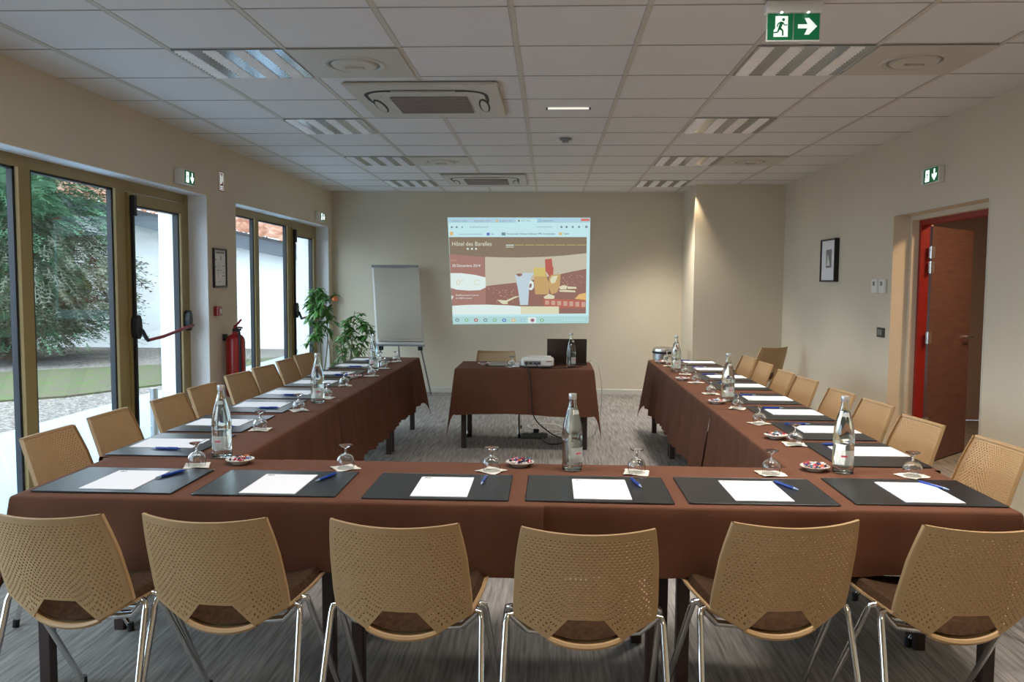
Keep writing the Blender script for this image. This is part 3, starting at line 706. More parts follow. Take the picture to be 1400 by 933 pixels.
def make_bottle():
    t = thing('water_bottle', '', 'bottle')
    o = [(0.0, 0.0), (0.034, 0.0), (0.040, 0.004), (0.041, 0.012), (0.041, 0.024), (0.0398, 0.028), (0.041, 0.032), (0.041, 0.115), (0.0402, 0.119), (0.041, 0.123), (0.0408, 0.150), (0.038, 0.180), (0.031, 0.212), (0.0225, 0.242), (0.0165, 0.264), (0.0145, 0.280), (0.0142, 0.296), (0.0142, 0.303)]
    i_ = [(0.0115, 0.303), (0.0115, 0.280), (0.0138, 0.262), (0.0198, 0.240), (0.0283, 0.210), (0.0352, 0.178), (0.0380, 0.150), (0.0380, 0.012), (0.034, 0.008), (0.0, 0.010)]
    obj('glass_body', MB().lathe(o + i_, 28, caps=False), 'bottleglass', t, True)
    wtr = [(0.0, 0.0095), (0.0342, 0.0075), (0.0383, 0.012), (0.0383, 0.150), (0.0355, 0.178), (0.0286, 0.210), (0.0201, 0.240), (0.0165, 0.250), (0.0, 0.250)]
    obj('water', MB().lathe(wtr, 28, caps=False), 'water', t, True)
    obj('screw_cap', MB().lathe([(0.0150, 0.286), (0.0158, 0.288), (0.0158, 0.306), (0.0150, 0.309), (0.0, 0.309)], 20), 'cap', t, True)
    lb = obj('bottle_label', MB().lathe([(0.0414, 0.036), (0.0416, 0.037), (0.0416, 0.095), (0.0414, 0.096)], 16, caps=False, a0=-2.6, a1=-0.6), 'label', t, True, fix=False)
    obj('red_print', MB().lathe([(0.0418, 0.070), (0.0418, 0.076)], 8, caps=False, a0=-2.1, a1=-1.5), 'labelred', lb, fix=False)
    obj('neck_label', MB().lathe([(0.0222, 0.2446), (0.0268, 0.2285)], 8, caps=False, a0=-2.3, a1=-1.1), 'label', t, fix=False)
    return t
def make_saucer():
    return obj('saucer', MB().lathe([(0.0, 0.0), (0.030, 0.0), (0.032, 0.003), (0.046, 0.011), (0.057, 0.018), (0.058, 0.0195), (0.056, 0.020), (0.045, 0.0135), (0.030, 0.006), (0.0, 0.005)], 28, caps=False), 'china', smooth=True)
def make_sweet(col):
    b = MB(); b.lathe([(0.0, -0.0045), (0.004, -0.004), (0.007, 0), (0.004, 0.004), (0.0, 0.0045)], 8, caps=False)
    for s in (-1, 1): b.add([(s * 0.006, 0, 0), (s * 0.013, 0.005, 0.002), (s * 0.0135, -0.005, 0.003), (s * 0.0125, 0, -0.003)], [(0, 1, 2), (0, 2, 3), (0, 3, 1), (1, 3, 2)])
    return obj('wrapped_sweet', b, 'sweet_' + col)
PADS, PAPERS, PENS, GOB, NAP, BOT, SAU = Maker(make_deskpad()), Maker(make_paper()), Maker(make_pen()), Maker(make_goblet()), Maker(make_napkin()), Maker(make_bottle()), Maker(make_saucer())
SWC = ['red', 'blue', 'pink', 'white', 'navy', 'red', 'teal', 'orange', 'navy', 'white']
SWN = dict(red='red', blue='blue', pink='pink', white='white', navy='dark navy', teal='teal', orange='orange')
SW = {k: Maker(make_sweet(k)) for k in set(SWC)}
for mk, c in ((PADS, 'desk pad'), (PAPERS, 'note pad'), (NAP, 'napkin'), (SAU, 'saucer')): mk.root['category'] = c
for k in SW: SW[k].root['category'] = 'sweet'
Z0 = ZT + 0.0018; ZP = Z0 + 0.004
rnd = random.Random(11)
def setting(cx, cy, rz, dx, dy, penpos, penrot, where, grp):
    """pad centre; note pad offset (dx,dy) in pad axes"""
    c, s = math.cos(rz), math.sin(rz)
    R = lambda u, v: (cx + u * c - v * s, cy + u * s + v * c)
    PADS.at((cx, cy, Z0), rz + rnd.uniform(-.012, .012), 'black desk pad lying ' + where, 'desk pads ' + grp)
    x, y = R(dx, dy); PAPERS.at((x, y, ZP), rz + rnd.uniform(-.02, .02), 'white note pad on the desk pad ' + where, 'note pads ' + grp)
    x, y = R(*penpos); PENS.at((x, y, ZP), rz + penrot, 'blue pen beside the note pad ' + where, 'pens ' + grp)
fr = [(-1.580, 2.984, 0.0, 0.020), (-0.998, 2.979, 0.01, 0.003), (-0.392, 2.970, 0.01, 0.012), (0.178, 2.974, 0.012, 0.012), (0.738, 2.984, 0.008, 0.018), (1.308, 3.008, 0.024, 0.012)]
for i, (x, y, dx, dy) in enumerate(fr):
    pens = [((0.13, 0.085), 1.15), ((0.155, 0.08), 1.25), ((0.15, 0.09), 1.50), ((0.15, 0.085), 1.75), ((0.14, 0.07), 1.95), ((0.12, 0.085), 2.0)][i]
    setting(x, y, 0.0, dx, -0.02 + dy - .01, (pens[0][0], pens[0][1] - 0.01), pens[1], 'on the front table, %s of six' % LR6[i], 'on the front table')
Ly = [3.41, 3.98, 4.60, 5.17, 5.79, 6.39, 7.03, 7.60]; Lp = [3.57, 4.14, 4.775, 5.34, 5.93, 6.55, 7.19, 7.765]
for i in range(8):
    cx, cy = -1.715 - (0.02 if i > 4 else 0), Ly[i] + 0.255
    setting(cx, cy, -PI / 2, -(Lp[i] + 0.10 - cy), 0.012 * 0 - 0.02, (-(Lp[i] - 0.035 - cy), 0.02 + 0.02 * (i % 3)), PI / 2 + 0.05 * ((i % 3) - 1), 'on the left table arm, %s from the front' % ORD[i], 'on the left arm')
Ry = [3.42, 4.00, 4.58, 5.19, 5.88, 6.45, 7.05, 7.66]; Rp = [3.62, 4.18, 4.75, 5.335, 6.02, 6.60, 7.20, 7.83]
for i in range(8):
    cx, cy = 1.392, Ry[i] + 0.258
    setting(cx, cy, PI / 2, (Rp[i] + 0.105 - cy), -0.04, ((Rp[i] + 0.24 - cy), 0.05 + 0.02 * (i % 2)), PI / 2 + 0.06 * ((i % 3) - 1), 'on the right table arm, %s from the front' % ORD[i], 'on the right arm')
PADS.at((-0.33, 7.60, Z0), 0.02, 'black desk pad on the presenter table behind the upturned glass')
def glass(x, y, where, grp, rz=0.6):
    NAP.at((x, y, Z0), rz, 'white paper napkin under the upturned goblet ' + where, 'napkins ' + grp)
    GOB.at((x, y, Z0 + 0.0018), rz, 'upturned stemmed glass on a napkin ' + where, 'goblets ' + grp)
for i, (x, y) in enumerate([(-1.423, 3.235), (-0.815, 3.24), (-0.226, 3.236), (0.350, 3.245), (0.882, 3.265), (1.432, 3.268)]):
    glass(x, y, 'on the front table, %s of six' % LR6[i], 'on the front table', 0.3 + i * 0.37)
for i, (x, y) in enumerate([(-1.457, 4.063), (-1.457, 4.702), (-1.434, 5.226), (-1.483, 5.87), (-1.42, 6.50), (-1.44, 7.076), (-1.58, 7.60), (-1.45, 7.72)]):
    glass(x, y, 'on the left table arm, %s from the front' % ORD[i], 'on the left arm', i * 0.7)
for i, (x, y) in enumerate([(1.155, 3.887), (1.137, 4.466), (1.142, 5.006), (1.108, 5.661), (1.118, 6.303), (1.13, 6.885), (1.10, 7.561), (1.15, 8.10)]):
    glass(x, y, 'on the right table arm, %s from the front' % ORD[i], 'on the right arm', i * 0.6)
glass(-0.335, 7.335, 'on the presenter table left of the projector', 'on the presenter table')
for x, y, r, l in [(-1.394, 3.42, 0.2, 'tall glass water bottle near the front end of the left table arm'), (-1.438, 5.029, 0.6, 'tall glass water bottle halfway along the left table arm'), (-1.494, 6.925, 0.1, 'tall glass water bottle towards the far end of the left table arm'),
                (0.095, 3.286, 0.9, 'tall glass water bottle at the middle of the front table'), (1.178, 3.314, 0.0, 'tall glass water bottle at the near end of the right arm'), (1.15, 5.33, 0.5, 'tall glass water bottle halfway along the right table arm'),
                (1.092, 7.14, 0.3, 'tall glass water bottle towards the far end of the right table arm'), (0.194, 7.36, 1.0, 'tall glass water bottle on the presenter table before the laptop')]:
    BOT.at((x, y, Z0), r, l, 'water bottles')
for k, (x, y, n, where) in enumerate([(-1.27, 3.30, 16, 'beside the bottle at the near left corner'), (-0.116, 3.337, 30, 'at the middle of the front table'), (1.078, 3.345, 30, 'left of the bottle at the near right corner'), (1.111, 4.043, 18, 'on the right arm, nearest the front table'),
                        (1.06, 5.215, 14, 'on the right arm, below its middle bottle'), (1.045, 6.47, 10, 'on the right arm, third from the front'), (1.06, 7.863, 10, 'at the far end of the right arm'), (-1.53, 6.38, 10, 'on the left arm, beyond its middle bottle'), (-1.50, 7.50, 10, 'at the far end of the left arm'), (-0.598, 7.50, 12, 'on the presenter table')]):
    SAU.at((x, y, Z0), 0, 'small white saucer of wrapped sweets ' + where, 'saucers of sweets')
    for i in range(n):
        ring = i / n; a = i * 2.4; r = 0.044 * math.sqrt(ring)
        z = Z0 + 0.0125 + 0.012 * (1 - r / 0.044) * (i % 3) * .6 + (r / 0.044) ** 2 * 0.010 + (0.004 if i % 2 else 0)
        SW[SWC[(i * 7 + k * 3) % 10]].at((x + r * math.cos(a), y + r * math.sin(a), z), a * 1.7, '%s wrapped sweet in the saucer ' % SWN[SWC[(i * 7 + k * 3) % 10]] + where, 'wrapped sweets ' + where)

# ------------------------------------------------------------------ presenter table
lp = thing('laptop', 'dark open laptop on the presenter table, lid towards the front', 'laptop', (0.16, 7.62, Z0))
obj('base', MB().bbox(-0.18, 0.18, -0.02, 0.22, 0, 0.018, 0.004), 'laptop', lp)
obj('lid', MB().prism([(-0.018, 0.018), (-0.008, 0.018), (-0.048, 0.242), (-0.058, 0.242)], 'x', -0.182, 0.182), 'laptop', lp)
obj('screen', MB().prism([(-0.0078, 0.025), (-0.007, 0.025), (-0.0445, 0.235), (-0.0453, 0.235)], 'x', -0.17, 0.17), 'black', lp)
obj('keyboard', MB().box(-0.15, 0.15, 0.03, 0.13, 0.018, 0.0195), 'black', lp)
pj = thing('projector', 'white desktop projector on the presenter table with cables plugged in', 'projector', (-0.105, 7.37, Z0))
obj('housing', MB().bbox(-0.145, 0.145, -0.10, 0.13, 0.012, 0.082, 0.02), 'white', pj)
obj('top_panel', MB().bbox(-0.10, 0.12, -0.07, 0.11, 0.0815, 0.086, 0.02), 'white', pj)
obj('socket_strip', MB().box(-0.115, 0.03, -0.1015, -0.099, 0.028, 0.062), 'grey', pj)
for i, (x, m) in enumerate(((-0.10, 'black'), (-0.06, 'black'), (-0.02, 'ink'), (0.012, 'ink'))): obj('socket', MB().box(x - 0.012, x + 0.012, -0.1035, -0.1015, 0.036, 0.05), m, pj)
obj('maker_mark', MB().box(0.075, 0.125, -0.1012, -0.0995, 0.055, 0.062), 'redbar', pj)
for x in (-0.12, 0.12):
    for y in (-0.08, 0.10): obj('foot', MB().lathe([(0.009, 0), (0.009, 0.0125)], 10, (x, y, 0)), 'rubber', pj)
obj('lens', MB().tube([(0.06, 0.125, 0.045), (0.06, 0.142, 0.045)], 0.028, 18), 'black', pj, True)
tag(obj('power_adapter', MB().bbox(-0.022, 0.022, -0.02, 0.02, 0, 0.04, 0.006), 'white', loc=(-0.285, 7.33, Z0)), 'small white power adapter between the goblet and the projector', 'adapter')
def smooth_path(P, n=6):
    out = []
    for i in range(len(P) - 1):
        p0 = Vector(P[max(0, i - 1)]); p1 = Vector(P[i]); p2 = Vector(P[i + 1]); p3 = Vector(P[min(len(P) - 1, i + 2)])
        for k in range(n):
            t = k / n; out.append(0.5 * ((2 * p1) + (-p0 + p2) * t + (2 * p0 - 5 * p1 + 4 * p2 - p3) * t * t + (-p0 + 3 * p1 - 3 * p2 + p3) * t ** 3))
    out.append(Vector(P[-1])); return out
tag(obj('power_cable', MB().tube(smooth_path([(-0.20, 7.262, 0.765), (-0.20, 7.20, 0.745), (-0.17, 7.165, 0.68), (-0.15, 7.145, 0.50), (-0.14, 7.13, 0.35), (-0.10, 7.15, 0.26), (0.02, 7.32, 0.13), (0.14, 7.55, 0.03), (0.12, 7.48, 0.012), (0.02, 7.42, 0.012), (-0.05, 7.6, 0.012), (-0.05, 7.74, 0.03)]), 0.0055, 8), 'cable', smooth=True), 'black cable hanging from the projector down the front cloth to the floor', 'cable')
tag(obj('video_cable', MB().tube(smooth_path([(-0.12, 7.262, 0.765), (-0.08, 7.20, 0.729), (0.02, 7.205, 0.727), (0.15, 7.26, 0.727), (0.262, 7.36, 0.727), (0.30, 7.50, 0.727), (0.345, 7.62, 0.73)]), 0.0035, 8), 'cable', smooth=True), 'thin black cable from the projector across the cloth to the laptop', 'cable')
tag(obj('network_cable', MB().tube(smooth_path([(0.342, 7.66, 0.74), (0.40, 7.64, 0.76), (0.45, 7.62, 0.72), (0.475, 7.60, 0.60), (0.49, 7.60, 0.45), (0.47, 7.62, 0.25), (0.40, 7.7, 0.03), (0.1, 8.0, 0.01)]), 0.004, 8), 'wcable', smooth=True), 'pale cable looping from the laptop over the right end of the presenter table', 'cable')
ps = thing('power_strip', 'grey multi-socket power strip on the carpet under the presenter table', 'power strip', (-0.14, 7.80, 0), 0.15)
obj('body', MB().bbox(-0.13, 0.13, -0.03, 0.03, 0, 0.045, 0.01), 'grey', ps)
for x in (-0.08, 0.0, 0.08): obj('socket', MB().lathe([(0.019, 0), (0.019, 0.0015)], 14, (x, 0, 0.045)), 'rubber', ps)
tag(obj('plug', MB().bbox(-0.028, 0.028, -0.015, 0.015, 0, 0.035, 0.008), 'rubber', loc=(-0.12, 7.81, 0.0466)), 'black plug in the power strip on the floor', 'plug')
tag(obj('floor_cable', MB().tube(smooth_path([(-0.02, 7.84, 0.02), (0.10, 8.0, 0.012), (0.16, 8.2, 0.012), (0.05, 8.5, 0.012), (-0.2, 8.45, 0.012), (-0.15, 8.2, 0.012), (0.12, 8.12, 0.012), (0.2, 7.95, 0.012), (0.14, 7.78, 0.012)]), 0.0045, 8), 'wcable', smooth=True), 'white cable coiled on the carpet behind the power strip', 'cable')

# ------------------------------------------------------------------ ceiling fittings
def make_luminaire():
    t = thing('ceiling_luminaire', '', 'ceiling light')
    b = MB(); h = 0.292
    for q in ((-h, h, -h, -h + .012), (-h, h, h - .012, h), (-h, -h + .012, -h + .012, h - .012), (h - .012, h, -h + .012, h - .012)): b.box(*q, -0.008, -0.0042)
    obj('frame', b, 'lumpanel', t)
    xs = [-0.243, -0.094, 0.056, 0.205]; hw = 0.036
    b = MB(); e = [-0.28] + [q for x in xs for q in (x - hw, x + hw)] + [0.28]
    for i in range(0, len(e), 2):
        if e[i + 1] > e[i]: b.box(e[i], e[i + 1], -0.28, 0.28, -0.0075, -0.0042)
    obj('reflector_panel', b, 'lumpanel', t)
    for x in xs:
        g = MB(); n = 6
        g.box(x - hw, x + hw, -0.28, 0.28, -0.0044, -0.0042)
        for s in (-1, 1): g.add([(x + s * hw, -0.28, -0.0075), (x + s * hw, 0.28, -0.0075), (x + s * 0.010, 0.28, -0.006), (x + s * 0.010, -0.28, -0.006)], [(0, 1, 2, 3)])
        for k in range(15):
            y = -0.265 + 0.53 * k / 14
            g.add([(x - hw, y - 0.007, -0.0072), (x + hw, y - 0.007, -0.0072), (x + hw, y, -0.016), (x - hw, y, -0.016), (x + hw, y + 0.007, -0.0072), (x - hw, y + 0.007, -0.0072)], [(0, 1, 2, 3), (3, 2, 4, 5)])
        obj('louvre', g, 'mirror', t, fix=False)
    return t
LUM = Maker(make_luminaire())
for i in range(4):
    y = TY + T * (1.5 + 3 * i)
    LUM.at((-1.68, y, CH), 0, 'square louvred ceiling light on the left side, %s from the camera' % ORD[i], 'ceiling lights on the left')
for i in range(4):
    y = TY + T * (1.5 + 3 * i)
    LUM.at((1.32, y, CH), 0, 'square louvred ceiling light on the right side, %s from the camera' % ORD[i], 'ceiling lights on the right')
def make_speaker():
    t = thing('ceiling_diffuser', '', 'air diffuser')
    obj('panel', MB().bbox(-0.29, 0.29, -0.29, 0.29, -0.010, -0.0042, 0.003), 'acwhite', t)
    obj('ring', MB().lathe([(0.175, -0.0102), (0.165, -0.016), (0.150, -0.018), (0.140, -0.012)], 36, caps=False), 'acwhite', t, True)
    obj('recess', MB().lathe([(0.142, -0.0108), (0.0, -0.0108)], 36, caps=False), 'grey', t, True)
    obj('cone', MB().lathe([(0.125, -0.012), (0.118, -0.020), (0.08, -0.024), (0.03, -0.024), (0.0, -0.024)], 36, caps=False), 'acwhite', t, True)
    obj('grip', MB().box(-0.05, 0.05, -0.008, 0.008, -0.034, -0.023), 'acwhite', t)
    return t
SPK = Maker(make_speaker())
for x, y, l in ((-1.08, 4.556, 'near left'), (1.92, 4.556, 'near right'), (-1.08, 8.156, 'far left'), (1.92, 8.156, 'far right')):
    SPK.at((x, y, CH), 0, 'cream ceiling panel with a round air outlet, the %s one' % l, 'round ceiling outlets')
def make_ac():
    t = thing('ceiling_air_conditioner', '', 'air conditioner')
    obj('panel', MB().bbox(-0.47, 0.47, -0.48, 0.48, -0.024, -0.0042, 0.012), 'acwhite', t)
    def arc(rx, ry, a0, a1, n=10, cx=0, cy=0): return [(cx + rx * math.cos(a0 + (a1 - a0) * i / n), cy + ry * math.sin(a0 + (a1 - a0) * i / n)) for i in range(n + 1)]
    # near slot sweeping round into both side flaps
    out = [(-0.375, 0.06), (-0.39, -0.08)] + arc(0.17, 0.15, PI, 1.5 * PI, 8, -0.22, -0.20) + arc(0.17, 0.15, 1.5 * PI, 2 * PI, 8, 0.22, -0.20) + [(0.39, -0.08), (0.375, 0.06)]
    wd = [0.004, 0.012] + [0.014 + 0.016 * i / 8 for i in range(9)] + [0.030 - 0.016 * i / 8 for i in range(9)] + [0.012, 0.004]
    P1 = []; P2 = []
    for i, (x, y) in enumerate(out):
        a = out[max(0, i - 1)]; c = out[min(len(out) - 1, i + 1)]; dx, dy = c[0] - a[0], c[1] - a[1]; L = math.hypot(dx, dy); nx, ny = -dy / L, dx / L
        P1.append((x, y, -0.0252)); P2.append((x + nx * wd[i] * 1.7, y + ny * wd[i] * 1.7, -0.0252))
    obj('air_slot', MB().grid([P1, P2]), 'acdark', t, fix=False)
    obj('vane', MB().box(-0.2, 0.2, -0.338, -0.322, -0.034, -0.025), 'acwhite', t)
    for s in (-1, 1):
        v = MB(); pts = arc(0.035, 0.20, 0, 2 * PI, 24, s * 0.345, 0.10)[:-1]; v.prism([p for p in pts], 'z', -0.0262, -0.0245); obj('side_slot', v, 'acdark', t)
        v = MB(); pts = arc(0.024, 0.165, 0, 2 * PI, 24, s * 0.345, 0.10)[:-1]; v.prism(pts, 'z', -0.031, -0.0262); obj('side_flap', v, 'acwhite', t)
    obj('grille_backing', MB().box(-0.235, 0.255, -0.16, 0.30, -0.0262, -0.024), 'acdark', t)
    g = MB()
    for i in range(47):
        x = -0.235 + 0.49 * i / 46; g.box(x - 0.0028, x + 0.0028, -0.16, 0.30, -0.032, -0.0262)
    for j in range(6):
        y = -0.16 + 0.46 * j / 5; g.box(-0.235, 0.255, y - 0.004, y + 0.004, -0.033, -0.0262)
    obj('grille', g, 'acgrille', t)
    g = MB()
    for x in (-0.29, 0.295): g.box(x - 0.0015, x + 0.0015, -0.20, 0.36, -0.0248, -0.0238)
    obj('panel_joint', g, 'tline', t)
    return t
AC = Maker(make_ac())
AC.at((-0.79, 5.44, CH), 0, 'large cream ceiling air conditioner with a curved black slot, nearer one', 'ceiling air conditioners')
AC.at((-0.75, 9.57, CH), 0, 'cream ceiling air conditioner further back towards the projected picture', 'ceiling air conditioners')
st = thing('ceiling_strip_light', 'short thin lit strip set in the ceiling above the middle', 'ceiling light', (0.113, 5.72, CH))
obj('lit_strip', MB().box(-0.14, 0.14, -0.012, 0.012, -0.010, -0.0042), 'strip', st)
for s in (-1, 1): obj('end_cap', MB().box(s * 0.146 - 0.006, s * 0.146 + 0.006, -0.016, 0.016, -0.014, -0.0042), 'black', st)
tag(obj('smoke_detector', MB().lathe([(0.05, -0.004), (0.05, -0.014), (0.03, -0.022), (0.025, -0.035), (0.0, -0.037)], 20), 'grey', loc=(0.115, 6.91, CH), smooth=True), 'small grey smoke detector on the ceiling beyond the lit strip', 'smoke detector')

# ------------------------------------------------------------------ signs
def man(u0, v0, s):
    """running man in a doorway; unit square scaled by s"""
    L = []
    L.append([(0.28, 0.05), (0.92, 0.05), (0.92, 0.40), (0.80, 0.52), (0.80, 0.30), (0.62, 0.10), (0.28, 0.10)])
    return [[(u0 + a * s, v0 + b_ * s) for a, b_ in q] for q in L]
def picto(mb, P, w_, h_, arrow, mi_w, mi_g):
    """P(u,v,d): u 0..2 across two squares, v 0..1 up, d depth"""
    def poly(pts, mi, d=0.0): mb.add([P(a, b_, d) for a, b_ in pts], [tuple(range(len(pts)))], mi)
    poly([(0.24, 0.10), (0.80, 0.10), (0.80, 0.90), (0.30, 0.90), (0.30, 0.42), (0.24, 0.36)], mi_w, 0.001)
    def circ(cx, cy, r): poly([(cx + r * math.cos(k * PI / 5), cy + r * math.sin(k * PI / 5)) for k in range(10)], mi_g, 0.002)
    circ(0.62, 0.76, 0.06)
    def limb(a, b_, w0, w1):
        dx, dy = b_[0] - a[0], b_[1] - a[1]; L = math.hypot(dx, dy); nx, ny = -dy / L, dx / L
        poly([(a[0] + nx * w0, a[1] + ny * w0), (a[0] - nx * w0, a[1] - ny * w0), (b_[0] - nx * w1, b_[1] - ny * w1), (b_[0] + nx * w1, b_[1] + ny * w1)], mi_g, 0.002)
    limb((0.56, 0.67), (0.47, 0.44), 0.065, 0.055); limb((0.56, 0.66), (0.42, 0.62), 0.03, 0.025); limb((0.42, 0.62), (0.36, 0.48), 0.025, 0.02)
    limb((0.58, 0.66), (0.68, 0.54), 0.03, 0.02); limb((0.68, 0.54), (0.78, 0.57), 0.02, 0.02)
    limb((0.47, 0.44), (0.60, 0.34), 0.045, 0.035); limb((0.60, 0.34), (0.60, 0.14), 0.035, 0.03)
    limb((0.47, 0.46), (0.40, 0.28), 0.045, 0.03); limb((0.40, 0.28), (0.24, 0.26), 0.03, 0.025)
    if arrow == 'right': A = [(1.14, 0.42), (1.52, 0.42), (1.40, 0.18), (1.58, 0.18), (1.90, 0.50), (1.58, 0.82), (1.40, 0.82), (1.52, 0.58), (1.14, 0.58)]
    else: A = [(1.42, 0.90), (1.58, 0.90), (1.58, 0.48), (1.82, 0.60), (1.82, 0.42), (1.5, 0.10), (1.18, 0.42), (1.18, 0.60), (1.42, 0.48)]
    if arrow == 'right': mb.add([P(a, b_, 0.001) for a, b_ in A], [(0, 1, 7, 8), (2, 3, 4), (4, 5, 6), (1, 2, 4), (4, 6, 7), (1, 4, 7)], mi_w)
    else: mb.add([P(a, b_, 0.001) for a, b_ in A], [(0, 1, 2, 8), (2, 3, 4), (2, 4, 5), (8, 2, 5), (8, 5, 6), (8, 6, 7)], mi_w)
# hanging exit sign
hs = thing('hanging_exit_sign', 'green exit sign with running figure and right arrow hanging from the ceiling', 'exit sign', (1.016, 3.60, 2.50))
obj('housing', MB().bbox(-0.118, 0.118, -0.012, 0.05, 0.112, 0.162, 0.008), 'white', hs)
obj('bracket', MB().box(-0.03, 0.03, 0.0, 0.04, 0.162, 0.1725), 'black', hs)
pn = obj('green_panel', MB().box(-0.108, -0.003, 0.012, 0.017, 0.006, 0.113).box(0.003, 0.108, 0.012, 0.017, 0.006, 0.113), 'green', hs)
obj('clear_plate', MB().box(-0.112, 0.112, 0.0172, 0.020, 0.0, 0.113), 'plate', hs)
b = MB(); picto(b, lambda u, v, d: (-0.108 + u * 0.105 + (0.006 if u > 1 else 0), 0.0118 - d, 0.006 + v * 0.107), 1, 1, 'right', 0, 1)
obj('pictogram', b, ['pict', 'green'], pn, fix=False)
for x in (-0.055, 0.055): obj('lamp', MB().lathe([(0.007, 0), (0.005, -0.004), (0, -0.005)], 10, (x, -0.004, 0.1145)), 'signlit', hs, True)
def wall_exit(name_lab, x, y0, z0, w_, h_, d, sx):
    """box sign on a side wall: sx=+1 on the left wall (faces +x), -1 on the right wall"""
    t = thing('wall_exit_sign', name_lab, 'exit sign', (x, y0, z0), 0, 'wall exit signs')
    a, c = sorted((0, sx * d)); obj('housing', MB().bbox(a, c, 0, w_, 0, h_, 0.005), 'white', t)
    f = sx * (d + 0.001); a, c = sorted((sx * d, f)); g0 = 0.30 if sx > 0 else 0.0
    L0, L1 = (w_ * 0.34, w_ - 0.004) if sx > 0 else (0.004 + 0, w_ - 0.05)
    pl = obj('green_panel', MB().box(a, c, L0, L1, 0.006, h_ - 0.006), 'green', t)
    b = MB()
    if sx > 0: P = lambda u, v, q: (f + 0.0005 + q * .5, L0 + (L1 - L0) * u / 2, 0.006 + v * (h_ - 0.012))
    else: P = lambda u, v, q: (f - 0.0005 - q * .5, L1 - (L1 - L0) * u / 2, 0.006 + v * (h_ - 0.012))
    picto(b, P, 1, 1, 'down', 0, 1); obj('pictogram', b, ['pictlit', 'green'], pl, fix=False)
    return t
wall_exit('small lit exit sign above the glazed door nearest the left foreground', XL, 6.33, 2.235, 0.27, 0.115, 0.045, 1)
wall_exit('small lit exit sign above the far glazed door near the plants', XL, 10.17, 2.235, 0.30, 0.115, 0.045, 1)
wall_exit('small lit exit sign above the open wooden door on the right wall', XR, 6.07, 2.215, 0.28, 0.115, 0.045, -1)
# extinguisher sign
es = thing('fire_extinguisher_sign', 'narrow red and white fire sign high on the left wall pillar', 'sign', (XL, 7.20, 2.27))
obj('plate', MB().box(0, 0.003, 0, 0.11, 0, 0.17), 'red', es)
b = MB()
for q in ((0.008, 0.012, 0.008, 0.162), (0.098, 0.102, 0.008, 0.162), (0.012, 0.098, 0.158, 0.162), (0.012, 0.098, 0.008, 0.012), (0.03, 0.048, 0.06, 0.135), (0.034, 0.044, 0.135, 0.15), (0.062, 0.070, 0.07, 0.13), (0.075, 0.082, 0.085, 0.15), (0.03, 0.08, 0.035, 0.045), (0.03, 0.08, 0.02, 0.028)): b.box(0.003, 0.0038, *q)
obj('symbols', b, 'pict', es)
# evacuation plan, alarm point, extinguisher
fp = thing('framed_evacuation_plan', 'grey-framed evacuation plan hanging on the pillar between the windows', 'framed plan', (XL, 7.03, 1.415))
b = MB(); w_, h_ = 0.285, 0.345
for q in ((0, w_, 0, 0.018), (0, w_, h_ - 0.018, h_), (0, 0.018, 0.018, h_ - 0.018), (w_ - 0.018, w_, 0.018, h_ - 0.018)): b.box(0, 0.018, *q)
obj('frame', b, 'black', fp); obj('plan_sheet', MB().box(0, 0.008, 0.018, w_ - 0.018, 0.018, h_ - 0.018), 'paper', fp)
b = MB(); b.box(0.008, 0.0086, 0.06, w_ - 0.04, 0.30, 0.318)
for q in ((0.10, 0.104, 0.09, 0.23), (0.06, 0.20, 0.15, 0.154), (0.14, 0.144, 0.12, 0.20), (0.16, 0.175, 0.24, 0.28), (0.04, 0.07, 0.24, 0.25), (0.20, 0.24, 0.10, 0.11), (0.20, 0.24, 0.13, 0.135), (0.19, 0.25, 0.19, 0.195), (0.04, 0.08, 0.18, 0.185), (0.11, 0.17, 0.05, 0.055)): b.box(0.008, 0.0086, *q)
obj('plan_lines', b, 'grey', fp)
cp = thing('fire_alarm_call_point', 'red fire alarm call point with a pale cover on the left pillar', 'alarm', (XL, 7.03, 1.17))
obj('housing', MB().bbox(0, 0.05, 0, 0.08, 0, 0.085, 0.008), 'red', cp); obj('cover', MB().bbox(0, 0.012, 0.085, 0.13, 0.004, 0.08, 0.004), 'white', cp); obj('press_plate', MB().box(0.05, 0.0515, 0.02, 0.06, 0.02, 0.06), 'white', cp)
fe = thing('fire_extinguisher', 'red fire extinguisher hanging on the pillar between the window openings', 'fire extinguisher', (XL + 0.105, 7.25, 0.44))
obj('cylinder', MB().lathe([(0.0, 0.0), (0.075, 0.0), (0.083, 0.012), (0.085, 0.03), (0.085, 0.49), (0.080, 0.52), (0.060, 0.548), (0.03, 0.56), (0.022, 0.575), (0.022, 0.59)], 28), 'red', fe, True)
obj('valve', MB().lathe([(0.024, 0.585), (0.024, 0.61), (0.015, 0.615), (0.015, 0.64)], 14).tube([(0, 0, 0.60), (0.05, 0.01, 0.60)], 0.01, 8), 'gasket', fe, True)
obj('handle', MB().tube([(0.0, -0.02, 0.625), (0.01, 0.03, 0.65), (0.02, 0.09, 0.685)], 0.009, 8).tube([(0.0, -0.02, 0.615), (0.02, 0.05, 0.618), (0.03, 0.09, 0.612)], 0.008, 8), 'red', fe, True)
obj('hose', MB().tube(smooth_path([(0.03, -0.02, 0.60), (0.055, -0.05, 0.58), (0.065, -0.065, 0.48), (0.066, -0.066, 0.25), (0.062, -0.066, 0.08)]), 0.011, 10), 'gasket', fe, True)
obj('instruction_label', MB().lathe([(0.0857, 0.16), (0.0857, 0.42)], 10, caps=False, a0=0.1, a1=1.1), 'plate', fe, fix=False)
obj('wall_bracket', MB().box(-0.105, -0.08, -0.03, 0.03, 0.50, 0.56), 'gasket', fe)
